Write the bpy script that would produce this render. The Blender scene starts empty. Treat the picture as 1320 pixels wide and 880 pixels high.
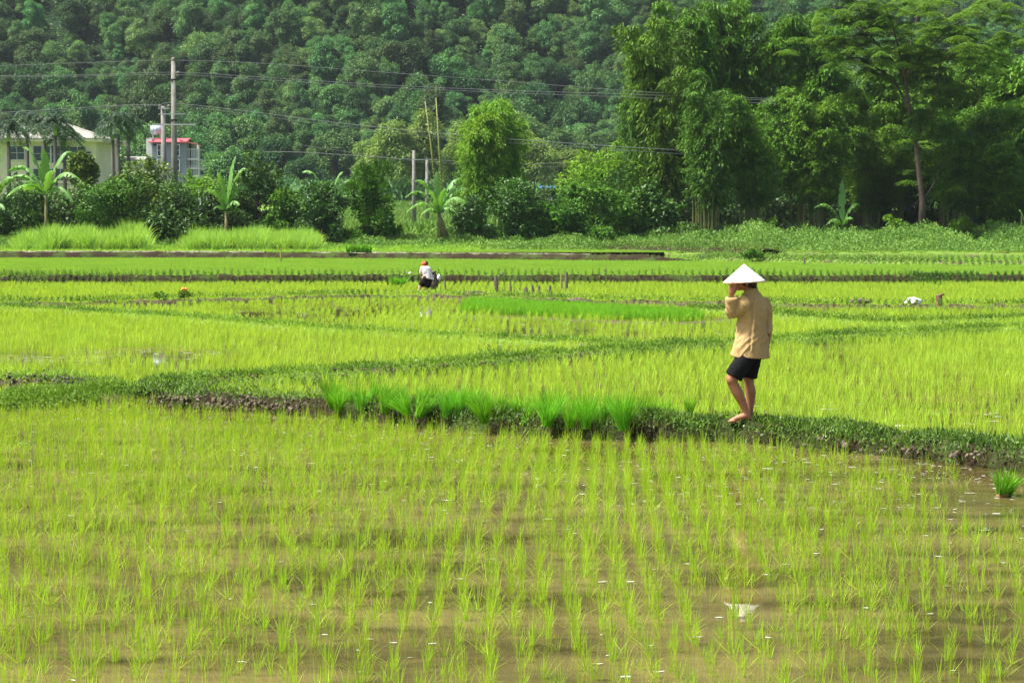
import bpy, bmesh, math, random
import numpy as np
from mathutils import Vector, Matrix, noise

rng = np.random.default_rng(7)
random.seed(7)
R = math.radians
# ------------------------------------------------------------------ camera
scene = bpy.context.scene
C = scene.collection
F = 1320 * 70 / 36.0          # focal length in photo pixels
HCAM = 2.31
TH = math.atan((440 - 286) / F)
cam_d = bpy.data.cameras.new('camera')
cam_d.lens = 70; cam_d.sensor_width = 36; cam_d.clip_start = 0.1; cam_d.clip_end = 6000
cam = bpy.data.objects.new('camera', cam_d); C.objects.link(cam)
cam.location = (0, 0, HCAM); cam.rotation_euler = (math.pi / 2 - TH, 0, 0)
scene.camera = cam
# ------------------------------------------------------------------ light
SUN_EL, SUN_AZ = R(60), R(-100)     # azimuth from +Y (into the picture) towards +X (right)
w = bpy.data.worlds.new('World'); scene.world = w; w.use_nodes = True
nt = w.node_tree
sky = nt.nodes.new('ShaderNodeTexSky'); sky.sky_type = 'NISHITA'; sky.sun_disc = False
sky.sun_elevation = SUN_EL; sky.sun_rotation = SUN_AZ
sky.dust_density = 4.0; sky.air_density = 1.0; sky.ozone_density = 1.0
nt.links.new(sky.outputs[0], nt.nodes['Background'].inputs[0])
nt.nodes['Background'].inputs[1].default_value = 0.088
sd = bpy.data.lights.new('sun', 'SUN'); sd.energy = 4.1; sd.angle = R(10); sd.color = (1.0, 0.97, 0.90)
sun = bpy.data.objects.new('sun', sd); C.objects.link(sun)
sdir = Vector((math.sin(SUN_AZ) * math.cos(SUN_EL), math.cos(SUN_AZ) * math.cos(SUN_EL), math.sin(SUN_EL)))
sun.rotation_euler = (-sdir).to_track_quat('-Z', 'Y').to_euler()
sun.location = (40, 60, 120)
vs = scene.view_settings
vs.view_transform = 'Standard'; vs.look = 'None'; vs.gamma = 1.0; vs.use_curve_mapping = False
vs.exposure = 1.3
scene.cycles.max_bounces = 6
scene.cycles.transmission_bounces = 3
scene.cycles.diffuse_bounces = 2
scene.cycles.glossy_bounces = 3

# ------------------------------------------------------------------ pixel geometry (photo pixels 1320x880)
FWD = Vector((0, math.cos(TH), -math.sin(TH))); UP = Vector((0, math.sin(TH), math.cos(TH)))
def ray(px, py):
    return FWD + Vector(((px - 660) / F, 0, 0)) + UP * ((440 - py) / F)
def at(px, py, z=0.0):
    d = ray(px, py); t = (z - HCAM) / d.z
    return Vector((0, 0, HCAM)) + d * t
def atY(px, py, Y):
    d = ray(px, py); return Vector((0, 0, HCAM)) + d * (Y / d.y)
def proj(x, y, z):
    """arrays -> photo pixels"""
    zz = z - HCAM
    dep = y * math.cos(TH) - zz * math.sin(TH)
    up = y * math.sin(TH) + zz * math.cos(TH)
    return 660 + F * x / dep, 440 - F * up / dep

# ------------------------------------------------------------------ object helpers
def tag(o, label=None, cat=None, group=None, kind=None):
    if label: o['label'] = label
    if cat: o['category'] = cat
    if group: o['group'] = group
    if kind: o['kind'] = kind
    return o
def link(name, me, mat=None, parent=None, loc=None):
    o = bpy.data.objects.new(name, me); C.objects.link(o)
    if mat and me is not None and len(me.materials) == 0: me.materials.append(mat)
    if parent: o.parent = parent
    if loc is not None: o.location = loc
    return o
def empty(name, loc, rz=0.0, label=None, cat=None, group=None):
    o = bpy.data.objects.new(name, None); C.objects.link(o)
    o.location = loc; o.rotation_euler = (0, 0, rz); o.empty_display_size = 0.3
    return tag(o, label, cat, group)
def copy_tree(src, loc, rz=0.0, sc=1.0, label=None, group=None):
    r = src.copy(); C.objects.link(r); r.location = loc; r.rotation_euler = (0, 0, rz)
    r.scale = (sc, sc, sc) if not hasattr(sc, '__len__') else sc
    if label: r['label'] = label
    if group: r['group'] = group
    for ch in list(src.children):
        c = ch.copy(); C.objects.link(c); c.parent = r
    return r
def mesh_np(name, V, Fq, smooth=False):
    """V (n,3), Fq (m,k) all faces with k corners"""
    V = np.asarray(V, dtype=np.float32); Fq = np.asarray(Fq, dtype=np.int32)
    me = bpy.data.meshes.new(name); k = Fq.shape[1]; m = Fq.shape[0]
    me.vertices.add(len(V)); me.vertices.foreach_set('co', V.ravel())
    me.loops.add(m * k); me.loops.foreach_set('vertex_index', Fq.ravel())
    me.polygons.add(m)
    me.polygons.foreach_set('loop_start', np.arange(0, m * k, k, dtype=np.int32))
    me.polygons.foreach_set('loop_total', np.full(m, k, dtype=np.int32))
    if smooth: me.polygons.foreach_set('use_smooth', np.ones(m, dtype=bool))
    me.update(); me.validate()
    return me
def mesh_py(name, V, Fc, smooth=False):
    me = bpy.data.meshes.new(name); me.from_pydata([tuple(v) for v in V], [], Fc); me.update()
    if smooth:
        for p in me.polygons: p.use_smooth = True
    return me
def unit(a):
    return a / np.maximum(np.linalg.norm(a, axis=-1, keepdims=True), 1e-9)
class MB:
    """collects boxes, tubes, balls, grids into one mesh"""
    def __init__(s): s.V = []; s.F = []
    def add(s, V, Fc):
        n = len(s.V); s.V += [tuple(v) for v in V]; s.F += [[i + n for i in f] for f in Fc]; return s
    def box(s, c, d, rz=0, bev=0):
        x, y, z = d[0] / 2, d[1] / 2, d[2] / 2
        m = Matrix.Translation(c) @ Matrix.Rotation(rz, 4, 'Z')
        V = [m @ Vector(v) for v in [(-x,-y,-z),(x,-y,-z),(x,y,-z),(-x,y,-z),(-x,-y,z),(x,-y,z),(x,y,z),(-x,y,z)]]
        return s.add(V, [[0,3,2,1],[4,5,6,7],[0,1,5,4],[1,2,6,5],[2,3,7,6],[3,0,4,7]])
    def tube(s, P, rad, seg=8, cap=True, ell=None):
        P = [Vector(p) for p in P]; n = len(P)
        if not hasattr(rad, '__len__'): rad = [rad] * n
        V = []; up = None
        for i, p in enumerate(P):
            t = (P[min(i + 1, n - 1)] - P[max(i - 1, 0)]).normalized()
            if up is None:
                up = Vector((0, 0, 1)) if abs(t.z) < .9 else Vector((0, 1, 0))
            a = (up - t * up.dot(t)).normalized(); up = a; b = t.cross(a)
            r = rad[i]
            for k in range(seg):
                q = 2 * math.pi * k / seg
                V.append(p + a * (math.cos(q) * r) + b * (math.sin(q) * r))
        Fc = []
        for i in range(n - 1):
            for k in range(seg):
                k2 = (k + 1) % seg
                Fc.append([i * seg + k, i * seg + k2, (i + 1) * seg + k2, (i + 1) * seg + k])
        if cap:
            Fc.append(list(range(seg))[::-1]); Fc.append([(n - 1) * seg + k for k in range(seg)])
        return s.add(V, Fc)
    def rings(s, secs, seg=20, cap=True):
        """horizontal elliptical sections: (cx,cy,cz,rx,ry,rot,tilt)"""
        V = []
        for (c, rx, ry, rot, tilt) in secs:
            c = Vector(c)
            for k in range(seg):
                q = 2 * math.pi * k / seg
                x, y = math.cos(q) * rx, math.sin(q) * ry
                xr = x * math.cos(rot) - y * math.sin(rot); yr = x * math.sin(rot) + y * math.cos(rot)
                V.append(c + Vector((xr, yr, xr * tilt)))
        n = len(secs); Fc = []
        for i in range(n - 1):
            for k in range(seg):
                k2 = (k + 1) % seg
                Fc.append([i * seg + k, i * seg + k2, (i + 1) * seg + k2, (i + 1) * seg + k])
        if cap:
            Fc.append(list(range(seg))[::-1]); Fc.append([(n - 1) * seg + k for k in range(seg)])
        return s.add(V, Fc)
    def ball(s, c, r, sc=(1, 1, 1), seg=12, rot=None):
        V = []; c = Vector(c); rg = seg // 2 + 1
        for i in range(rg + 1):
            a = math.pi * i / rg
            for k in range(seg):
                q = 2 * math.pi * k / seg
                v = Vector((math.sin(a) * math.cos(q) * r * sc[0], math.sin(a) * math.sin(q) * r * sc[1], math.cos(a) * r * sc[2]))
                if rot: v = rot @ v
                V.append(c + v)
        Fc = []
        for i in range(rg):
            for k in range(seg):
                k2 = (k + 1) % seg
                Fc.append([i * seg + k, (i + 1) * seg + k, (i + 1) * seg + k2, i * seg + k2])
        return s.add(V, Fc)
    def build(s, name, mat, parent=None, smooth=False, loc=None):
        return link(name, mesh_py(name, s.V, s.F, smooth), mat, parent, loc)

# ------------------------------------------------------------------ materials
def new_mat(name):
    m = bpy.data.materials.new(name); m.use_nodes = True
    return m, m.node_tree, m.node_tree.nodes['Principled BSDF']
def N(nt, t, **kw):
    n = nt.nodes.new(t)
    for k, v in kw.items(): setattr(n, k, v)
    return n
def plain(name, col, rough=0.7, col2=None, scale=4.0, detail=4.0, bump=0.0, bscale=20.0, metal=0.0, stretch=None, spec=0.4):
    m, nt, b = new_mat(name)
    b.inputs['Roughness'].default_value = rough; b.inputs['Metallic'].default_value = metal
    b.inputs['Specular IOR Level'].default_value = spec
    b.inputs['Base Color'].default_value = (*col, 1)
    tc = N(nt, 'ShaderNodeTexCoord'); src = tc.outputs['Object']
    if stretch:
        mp = N(nt, 'ShaderNodeMapping'); mp.inputs['Scale'].default_value = stretch
        nt.links.new(src, mp.inputs[0]); src = mp.outputs[0]
    if col2:
        nz = N(nt, 'ShaderNodeTexNoise'); nz.inputs['Scale'].default_value = scale; nz.inputs['Detail'].default_value = detail
        nt.links.new(src, nz.inputs['Vector'])
        cr = N(nt, 'ShaderNodeValToRGB'); cr.color_ramp.elements[0].position = .35; cr.color_ramp.elements[1].position = .65
        cr.color_ramp.elements[0].color = (*col, 1); cr.color_ramp.elements[1].color = (*col2, 1)
        nt.links.new(nz.outputs['Fac'], cr.inputs[0]); nt.links.new(cr.outputs[0], b.inputs['Base Color'])
    if bump:
        n2 = N(nt, 'ShaderNodeTexNoise'); n2.inputs['Scale'].default_value = bscale; n2.inputs['Detail'].default_value = 6
        nt.links.new(src, n2.inputs['Vector'])
        bp = N(nt, 'ShaderNodeBump'); bp.inputs['Strength'].default_value = bump; bp.inputs['Distance'].default_value = .05
        nt.links.new(n2.outputs['Fac'], bp.inputs['Height']); nt.links.new(bp.outputs[0], b.inputs['Normal'])
    return m
def leaf_mat(name, c1, c2, trans=0.35, nscale=0.4, objvar=0.25, gloss=0.15, tip=None):
    """c1/c2 mixed per leaf and in soft patches; part of the light passes through the leaf"""
    m, nt, b = new_mat(name)
    isl = N(nt, 'ShaderNodeNewGeometry'); tc = N(nt, 'ShaderNodeTexCoord'); oi = N(nt, 'ShaderNodeObjectInfo')
    nz = N(nt, 'ShaderNodeTexNoise'); nz.inputs['Scale'].default_value = nscale; nz.inputs['Detail'].default_value = 2
    nt.links.new(tc.outputs['Object'], nz.inputs['Vector'])
    a = N(nt, 'ShaderNodeMath', operation='MULTIPLY_ADD'); a.inputs[1].default_value = .55
    nt.links.new(isl.outputs['Random Per Island'], a.inputs[0])
    a2 = N(nt, 'ShaderNodeMath', operation='MULTIPLY_ADD'); a2.inputs[1].default_value = 1.6; a2.inputs[2].default_value = -.62
    nt.links.new(nz.outputs['Fac'], a2.inputs[0]); nt.links.new(a2.outputs[0], a.inputs[2])
    mx = N(nt, 'ShaderNodeMix', data_type='RGBA'); mx.clamp_factor = True
    nt.links.new(a.outputs[0], mx.inputs['Factor'])
    mx.inputs['A'].default_value = (*c1, 1); mx.inputs['B'].default_value = (*c2, 1)
    hs = N(nt, 'ShaderNodeHueSaturation')
    nt.links.new(mx.outputs['Result'], hs.inputs['Color'])
    mr = N(nt, 'ShaderNodeMapRange'); mr.inputs['To Min'].default_value = 1 - objvar; mr.inputs['To Max'].default_value = 1 + objvar
    nt.links.new(oi.outputs['Random'], mr.inputs['Value']); nt.links.new(mr.outputs[0], hs.inputs['Value'])
    mh = N(nt, 'ShaderNodeMath', operation='FRACT'); mm = N(nt, 'ShaderNodeMath', operation='MULTIPLY'); mm.inputs[1].default_value = 7.31
    nt.links.new(oi.outputs['Random'], mm.inputs[0]); nt.links.new(mm.outputs[0], mh.inputs[0])
    m3 = N(nt, 'ShaderNodeMapRange'); m3.inputs['To Min'].default_value = .5 - objvar * .075; m3.inputs['To Max'].default_value = .5 + objvar * .03
    nt.links.new(mh.outputs[0], m3.inputs['Value']); nt.links.new(m3.outputs[0], hs.inputs['Hue'])
    b.inputs['Roughness'].default_value = .5; b.inputs['Specular IOR Level'].default_value = gloss
    nt.links.new(hs.outputs[0], b.inputs['Base Color'])
    tr = N(nt, 'ShaderNodeBsdfTranslucent')
    g = N(nt, 'ShaderNodeMix', data_type='RGBA', blend_type='MULTIPLY'); g.inputs['Factor'].default_value = 1
    nt.links.new(hs.outputs[0], g.inputs['A']); g.inputs['B'].default_value = (1.25, 1.15, .55, 1)
    nt.links.new(g.outputs['Result'], tr.inputs[0])
    ms = N(nt, 'ShaderNodeMixShader'); ms.inputs[0].default_value = trans
    nt.links.new(b.outputs[0], ms.inputs[1]); nt.links.new(tr.outputs[0], ms.inputs[2])
    nt.links.new(ms.outputs[0], nt.nodes['Material Output'].inputs[0])
    return m

M = {}
M['rice'] = leaf_mat('rice_leaf', (.43, .57, .04), (.22, .48, .025), .42, .25, .14)
M['rice_mid'] = leaf_mat('rice_leaf_mid', (.44, .62, .065), (.29, .55, .045), .45, .15, .12)
M['rice_bed'] = leaf_mat('rice_seedbed_leaf', (.22, .50, .035), (.15, .41, .025), .45, .5, .12)
M['rice_far'] = leaf_mat('rice_leaf_far', (.29, .51, .065), (.21, .45, .05), .45, .06, .12)
M['seed'] = leaf_mat('seedling_leaf', (.22, .52, .03), (.05, .24, .010), .38, 2.0, .18)
M['cane'] = leaf_mat('tall_grass_leaf', (.25, .47, .06), (.38, .58, .13), .4, .3, .1)
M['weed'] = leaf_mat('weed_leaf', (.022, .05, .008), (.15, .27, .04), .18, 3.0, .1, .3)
M['weed_far'] = leaf_mat('weed_leaf_far', (.055, .15, .018), (.25, .43, .05), .3, .8, .1)  # first leaf colour darkened to stand for the shaded side of the bunds
M['meadow'] = leaf_mat('bank_leaf', (.08, .19, .03), (.19, .33, .06), .25, .25, .1)
M['bamboo'] = leaf_mat('bamboo_leaf', (.018, .07, .006), (.16, .34, .022), .18, .45, .16)  # wide spread of leaf colours paints in lit plumes and deep shade
M['bamboo_light'] = leaf_mat('bamboo_leaf_light', (.10, .26, .018), (.23, .41, .032), .3, .35, .12)
M['bamboo_yellow'] = leaf_mat('bamboo_leaf_yellow', (.12, .23, .045), (.22, .32, .075), .35, .25, .12)
M['hill_leaf'] = leaf_mat('hillside_leaf', (.024, .088, .03), (.13, .285, .075), .22, .35, .5)
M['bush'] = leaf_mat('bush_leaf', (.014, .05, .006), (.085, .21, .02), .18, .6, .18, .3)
M['bush_red'] = leaf_mat('bush_leaf_ruddy', (.035, .11, .012), (.20, .27, .035), .2, .7, .1, .3)
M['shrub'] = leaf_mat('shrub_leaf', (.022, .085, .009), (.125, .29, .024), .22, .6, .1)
M['feather'] = leaf_mat('feathery_leaf', (.07, .17, .02), (.15, .28, .04), .4, .35, .1)
M['banana'] = leaf_mat('banana_leaf', (.08, .24, .03), (.18, .38, .07), .35, .8, .08, .5)
M['palm'] = leaf_mat('palm_leaf', (.025, .075, .028), (.06, .13, .045), .2, .5, .1, .5)
M['bark'] = plain('bark', (.10, .075, .05), .9, (.055, .04, .03), 6, bump=.6)
M['culm'] = plain('bamboo_culm', (.10, .13, .03), .5, (.18, .17, .06), 2)
M['culm_yellow'] = plain('bare_culm', (.28, .27, .07), .6, (.20, .22, .05), 3)
M['stem'] = plain('banana_stem', (.22, .22, .07), .6, (.13, .09, .04), 5)
M['palm_trunk'] = plain('palm_trunk', (.11, .10, .085), .9, (.07, .065, .055), 6, stretch=(1, 1, 4))
M['crownshaft'] = plain('crownshaft', (.22, .33, .06), .4)
M['concrete'] = plain('concrete_pole', (.24, .23, .20), .85, (.17, .16, .135), 3)
M['steel'] = plain('galvanised_steel', (.45, .46, .47), .45, metal=.6)
M['wire'] = plain('wire', (.17, .18, .18), .8, spec=.1)
M['porcelain'] = plain('porcelain', (.75, .75, .73), .25)
M['stake'] = plain('weathered_stake', (.10, .075, .055), .9, (.20, .17, .14), 14, stretch=(3, 3, .5))
M['cream'] = plain('cream_render', (.62, .57, .43), .85, (.52, .47, .35), .6)
M['grey_wall'] = plain('grey_render', (.22, .24, .28), .85, (.25, .27, .31), .5)
M['white_wall'] = plain('white_render', (.68, .68, .66), .8, (.55, .55, .53), .7)
M['tile'] = plain('grey_tile', (.30, .29, .25), .9, (.24, .23, .20), .8, bump=.3, bscale=3)
M['red_roof'] = plain('red_sheet_roof', (.55, .10, .12), .5, (.45, .09, .10), 1)
M['glass'] = plain('window_glass', (.05, .07, .09), .12)
M['dark'] = plain('dark_opening', (.02, .02, .02), .8)
M['tank'] = plain('steel_tank', (.36, .41, .47), .5, metal=.4)
M['blue'] = plain('blue_sheet', (.03, .14, .38), .5)
M['rust'] = plain('rusty_roof', (.28, .13, .09), .8, (.22, .10, .08), 2)
M['skin'] = plain('skin', (.38, .165, .085), .55, (.30, .12, .06), 9, bump=.05, bscale=60)
M['skin_light'] = plain('skin_pale', (.55, .33, .24), .55)
M['hair'] = plain('black_hair', (.012, .010, .010), .45)
M['hat'] = plain('palm_leaf_hat', (.66, .64, .60), .7, (.60, .57, .52), 14, bump=.25, bscale=16, stretch=(1, 1, 9))
M['hat_rim'] = plain('hat_rim', (.40, .20, .13), .6)
M['shirt'] = plain('tan_cotton', (.49, .33, .14), .85, (.42, .275, .11), 3, bump=.12, bscale=60)
M['shorts'] = plain('black_cloth', (.006, .006, .007), .85, (.009, .009, .010), 8, spec=.15)
M['shirt_white'] = plain('white_cotton', (.78, .74, .76), .8, (.74, .64, .68), 4)
M['scarf'] = plain('orange_scarf', (.75, .13, .02), .7, (.6, .08, .02), 12)
M['plastic'] = plain('white_plastic', (.82, .82, .82), .4)
M['sack'] = plain('dark_sack', (.055, .045, .035), .9, (.10, .08, .06), 8)
M['rock'] = plain('clod', (.22, .18, .13), .95, (.08, .062, .042), 18, bump=.9, bscale=40, spec=.05)
M['flower'] = plain('orange_petal', (.85, .25, .02), .5)
M['fleck'] = plain('pale_fleck', (.42, .40, .32), .5, (.6, .6, .56), 3)
M['straw'] = leaf_mat('dry_straw', (.42, .36, .14), (.55, .50, .25), .2, 1, .1)

def soil_mat(name, g1, g2, s1, s2, gamt=.5):
    m, nt, b = new_mat(name)
    tc = N(nt, 'ShaderNodeTexCoord'); ge = N(nt, 'ShaderNodeNewGeometry')
    n1 = N(nt, 'ShaderNodeTexNoise'); n1.inputs['Scale'].default_value = 1.3; n1.inputs['Detail'].default_value = 6
    n2 = N(nt, 'ShaderNodeTexNoise'); n2.inputs['Scale'].default_value = 9; n2.inputs['Detail'].default_value = 6
    for n in (n1, n2): nt.links.new(tc.outputs['Object'], n.inputs['Vector'])
    a = N(nt, 'ShaderNodeMix', data_type='RGBA'); a.inputs['A'].default_value = (*s1, 1); a.inputs['B'].default_value = (*s2, 1)
    nt.links.new(n2.outputs['Fac'], a.inputs['Factor'])
    g = N(nt, 'ShaderNodeMix', data_type='RGBA'); g.inputs['A'].default_value = (*g1, 1); g.inputs['B'].default_value = (*g2, 1)
    nt.links.new(n2.outputs['Fac'], g.inputs['Factor'])
    r = N(nt, 'ShaderNodeMapRange'); r.inputs['From Min'].default_value = 1 - gamt - .08; r.inputs['From Max'].default_value = 1 - gamt + .08
    nt.links.new(n1.outputs['Fac'], r.inputs['Value'])
    mx = N(nt, 'ShaderNodeMix', data_type='RGBA'); nt.links.new(r.outputs[0], mx.inputs['Factor'])
    nt.links.new(a.outputs['Result'], mx.inputs['A']); nt.links.new(g.outputs['Result'], mx.inputs['B'])
    nt.links.new(mx.outputs['Result'], b.inputs['Base Color']); b.inputs['Roughness'].default_value = .95; b.inputs['Specular IOR Level'].default_value = .08
    n3 = N(nt, 'ShaderNodeTexNoise'); n3.inputs['Scale'].default_value = 22; n3.inputs['Detail'].default_value = 8
    nt.links.new(tc.outputs['Object'], n3.inputs['Vector'])
    bp = N(nt, 'ShaderNodeBump'); bp.inputs['Strength'].default_value = .8; bp.inputs['Distance'].default_value = .06
    nt.links.new(n3.outputs['Fac'], bp.inputs['Height']); nt.links.new(bp.outputs[0], b.inputs['Normal'])
    return m
M['soil'] = soil_mat('bund_soil', (.06, .10, .02), (.10, .16, .03), (.045, .036, .02), (.15, .12, .068), .45)
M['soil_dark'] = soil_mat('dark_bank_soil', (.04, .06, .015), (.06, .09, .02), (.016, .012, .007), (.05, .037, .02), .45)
M['soil_green'] = soil_mat('green_bund_soil', (.12, .21, .03), (.16, .26, .04), (.09, .065, .04), (.2, .15, .1), .62)
M['lip'] = plain('canal_lip_concrete', (.24, .21, .15), .85, (.15, .13, .085), 2, bump=.3)
M['ground'] = soil_mat('meadow_soil', (.10, .19, .03), (.17, .28, .05), (.10, .08, .05), (.16, .13, .08), .75)
M['hill'] = soil_mat('hill_soil', (.012, .03, .010), (.02, .045, .014), (.015, .025, .012), (.025, .03, .015), .7)

def water_mat(name, c1, c2, rough=.04, bump=.12, green=0.0):
    m, nt, b = new_mat(name)
    tc = N(nt, 'ShaderNodeTexCoord')
    mp = N(nt, 'ShaderNodeMapping'); mp.inputs['Scale'].default_value = (.35, .8, 1)
    nt.links.new(tc.outputs['Object'], mp.inputs[0])
    n1 = N(nt, 'ShaderNodeTexNoise'); n1.inputs['Scale'].default_value = 1.7; n1.inputs['Detail'].default_value = 8; n1.inputs['Roughness'].default_value = .65
    nt.links.new(mp.outputs[0], n1.inputs['Vector'])
    cr = N(nt, 'ShaderNodeValToRGB'); cr.color_ramp.elements[0].position = .38; cr.color_ramp.elements[1].position = .62
    cr.color_ramp.elements[0].color = (*c1, 1); cr.color_ramp.elements[1].color = (*c2, 1)
    nt.links.new(n1.outputs['Fac'], cr.inputs[0]); nt.links.new(cr.outputs[0], b.inputs['Base Color'])
    b.inputs['Roughness'].default_value = rough; b.inputs['IOR'].default_value = 1.33
    b.inputs['Specular IOR Level'].default_value = .5
    # gentle ripples, stronger in wind patches
    n2 = N(nt, 'ShaderNodeTexNoise'); n2.inputs['Scale'].default_value = 9; n2.inputs['Detail'].default_value = 3
    nt.links.new(tc.outputs['Object'], n2.inputs['Vector'])
    n3 = N(nt, 'ShaderNodeTexNoise'); n3.inputs['Scale'].default_value = .22; n3.inputs['Detail'].default_value = 2
    nt.links.new(mp.outputs[0], n3.inputs['Vector'])
    r = N(nt, 'ShaderNodeMapRange'); r.inputs['From Min'].default_value = .45; r.inputs['From Max'].default_value = .7
    r.inputs['To Min'].default_value = bump * .04; r.inputs['To Max'].default_value = bump
    nt.links.new(n3.outputs['Fac'], r.inputs['Value'])
    bp = N(nt, 'ShaderNodeBump'); bp.inputs['Distance'].default_value = .02
    nt.links.new(r.outputs[0], bp.inputs['Strength']); nt.links.new(n2.outputs['Fac'], bp.inputs['Height'])
    nt.links.new(bp.outputs[0], b.inputs['Normal'])
    return m
M['water'] = water_mat('paddy_water', (.045, .035, .010), (.15, .122, .040), .012)
M['water_far'] = water_mat('paddy_water_far', (.12, .13, .03), (.19, .17, .05), .06, .2)

# ------------------------------------------------------------------ terrain
def gz(x, y):
    """dry ground height (vectorised)"""
    y = np.asarray(y, float); x = np.asarray(x, float)
    z = np.interp(y, [0, 75.9, 76.3, 115.5, 116.3, 124, 131, 150, 260, 330, 400], [-.3, -.3, -.05, -.05, .22, .3, 1.15, 1.35, 3.3, 6, 14])
    return z
def hill_z(x, y):
    x = np.asarray(x, float); y = np.asarray(y, float)
    t = np.clip((y - 350) / 40, 0, 1)
    base = np.interp(y, [330, 365, 700, 780, 1000], [5, 13, 172, 190, 150])
    rid = (np.sin(x / 38 + .6 + y / 300) * 7 + np.sin(x / 17 + 1.9 - y / 90) * 3.2 + np.sin(x / 71 - 1.0) * 9 + np.sin(y / 22 + x / 60) * 2.5) * t
    return base + rid
# base ground sheet, reaching to the hill
xs = np.linspace(-900, 900, 61); ys = np.array([-400, -50, 0, 20, 50, 75.9, 76.3, 100, 115.5, 116.3, 120, 124, 127, 131, 140, 150, 180, 220, 260, 300, 330, 365, 400, 1500])
X, Y = np.meshgrid(xs, ys); Z = gz(X, Y)
idx = np.arange(X.size).reshape(X.shape)
quads = np.stack([idx[:-1, :-1], idx[:-1, 1:], idx[1:, 1:], idx[1:, :-1]], -1).reshape(-1, 4)
tag(link('ground', mesh_np('ground', np.stack([X, Y, Z], -1).reshape(-1, 3), quads, True), M['ground']), kind='structure')
xs = np.linspace(-620, 620, 160); ys = np.linspace(330, 1000, 120)
X, Y = np.meshgrid(xs, ys); Z = hill_z(X, Y)
idx = np.arange(X.size).reshape(X.shape)
quads = np.stack([idx[:-1, :-1], idx[:-1, 1:], idx[1:, 1:], idx[1:, :-1]], -1).reshape(-1, 4)
tag(link('hill', mesh_np('hill', np.stack([X, Y, Z], -1).reshape(-1, 3), quads, True), M['hill']), kind='structure')

def sheet(name, x0, x1, y0, y1, z, mat):
    me = mesh_np(name, [(x0, y0, z), (x1, y0, z), (x1, y1, z), (x0, y1, z)], [[0, 1, 2, 3]])
    return tag(link(name, me, mat), kind='structure')
sheet('paddy_water', -70, 70, -15, 76.2, 0.0, M['water'])
sheet('terrace_water', -70, 70, 75.9, 116.0, 0.24, M['water_far'])
sheet('upper_terrace_water', -80, 80, 115.6, 126, 0.55, M['water_far'])

# ------------------------------------------------------------------ bunds (earth ridges)
BUNDS = []
def resample(P, step):
    P = np.array([[p[0], p[1]] for p in P], float)
    d = np.r_[0, np.cumsum(np.hypot(*(P[1:] - P[:-1]).T))]
    n = max(2, int(d[-1] / step))
    s = np.linspace(0, d[-1], n)
    return np.stack([np.interp(s, d, P[:, 0]), np.interp(s, d, P[:, 1])], 1)
def smoothpath(Q, k=5):
    Qp = np.r_[[Q[0]] * k, Q, [Q[-1]] * k]; ker = np.ones(2 * k + 1) / (2 * k + 1)
    return np.stack([np.convolve(Qp[:, i], ker, 'valid') for i in (0, 1)], 1)
def bund(name, pix, ztop, wtop, wbase, mat, zbase=-.32, step=.12, rough=.05, seg=9, zback=None, taper=(0, 0)):
    """ridge along photo-pixel polyline measured on its crest"""
    Q = smoothpath(resample([at(a, b, ztop) for a, b in pix], step), 6)
    T = np.gradient(Q, axis=0); T /= np.linalg.norm(T, axis=1, keepdims=True)
    Nn = np.stack([-T[:, 1], T[:, 0]], 1)
    u = np.linspace(-1, 1, seg); V = []
    n = len(Q)
    for i, (q, nn) in enumerate(zip(Q, Nn)):
        wv = 1 + .3 * noise.noise(Vector((q[0] * .5, q[1] * .5, 3)))
        e = 1.0
        if taper[0]: e = min(e, (i + .3) / (taper[0] / step))
        if taper[1]: e = min(e, (n - i - .7) / (taper[1] / step))
        e = max(0.0, min(1.0, e)) ** .5
        for a in u:
            off = a * wbase / 2 * wv * (.35 + .65 * e)
            k = max(0, (abs(a) * wbase - wtop) / (wbase - wtop))
            zt = ztop * e + (zbase) * (1 - e)
            z = zt + (zbase - zt) * k ** 1.3
            x, y = q[0] + nn[0] * off, q[1] + nn[1] * off
            v = Vector((x, y, z))
            z += rough * (noise.fractal(v * 3.0, 1, 2, 4)) + rough * .7 * noise.noise(v * 11) - rough*.3
            y += rough * .6 * noise.noise(v * 7 + Vector((9, 9, 9)))
            V.append((x, y, z))
    idx = np.arange(len(Q) * seg).reshape(len(Q), seg)
    quads = np.stack([idx[:-1, :-1], idx[:-1, 1:], idx[1:, 1:], idx[1:, :-1]], -1).reshape(-1, 4)
    o = tag(link(name, mesh_np(name, V, quads, True), mat), kind='structure')
    BUNDS.append((Q, wbase)); return o, Q, Nn
A_pix = [(178, 497), (215, 500), (260, 505), (330, 509), (400, 513), (500, 520), (600, 529), (700, 536), (800, 541), (945, 543), (1040, 550), (1100, 555), (1200, 564), (1330, 578), (1420, 590)]
bA, QA, NA = bund('near_bund', A_pix, .20, .26, .62, M['soil_dark'], step=.04, rough=.06, seg=17, taper=(.5, 0))
B_pix = [(178, 499), (230, 489), (320, 484), (450, 477), (560, 469), (700, 457), (850, 446), (950, 440), (1100, 430), (1330, 420), (1400, 418)]
bB, QB, NB = bund('middle_bund', B_pix, .14, .25, .7, M['soil_green'], step=.1, rough=.05, seg=11)
L2_pix = [(-80, 488), (0, 487), (60, 488), (100, 491), (140, 496), (165, 502)]
bL2, QL2, NL2 = bund('side_bund', L2_pix, .13, .3, .9, M['soil'], step=.08, rough=.09, seg=13, taper=(0, .4))
L_pix = [(-80, 520), (0, 516), (60, 511), (110, 507), (162, 503)]
bL, QL, NL = bund('side_bund', L_pix, .12, .3, .8, M['soil_green'], step=.08, rough=.08, seg=15, taper=(0, .6))
C_pix = [(-60, 392), (60, 398), (200, 406), (330, 417), (440, 425), (560, 432), (680, 438), (830, 445)]
bC, QC, NC = bund('thin_bund', C_pix, .07, .2, .55, M['soil_green'], step=.15, rough=.05)
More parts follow.
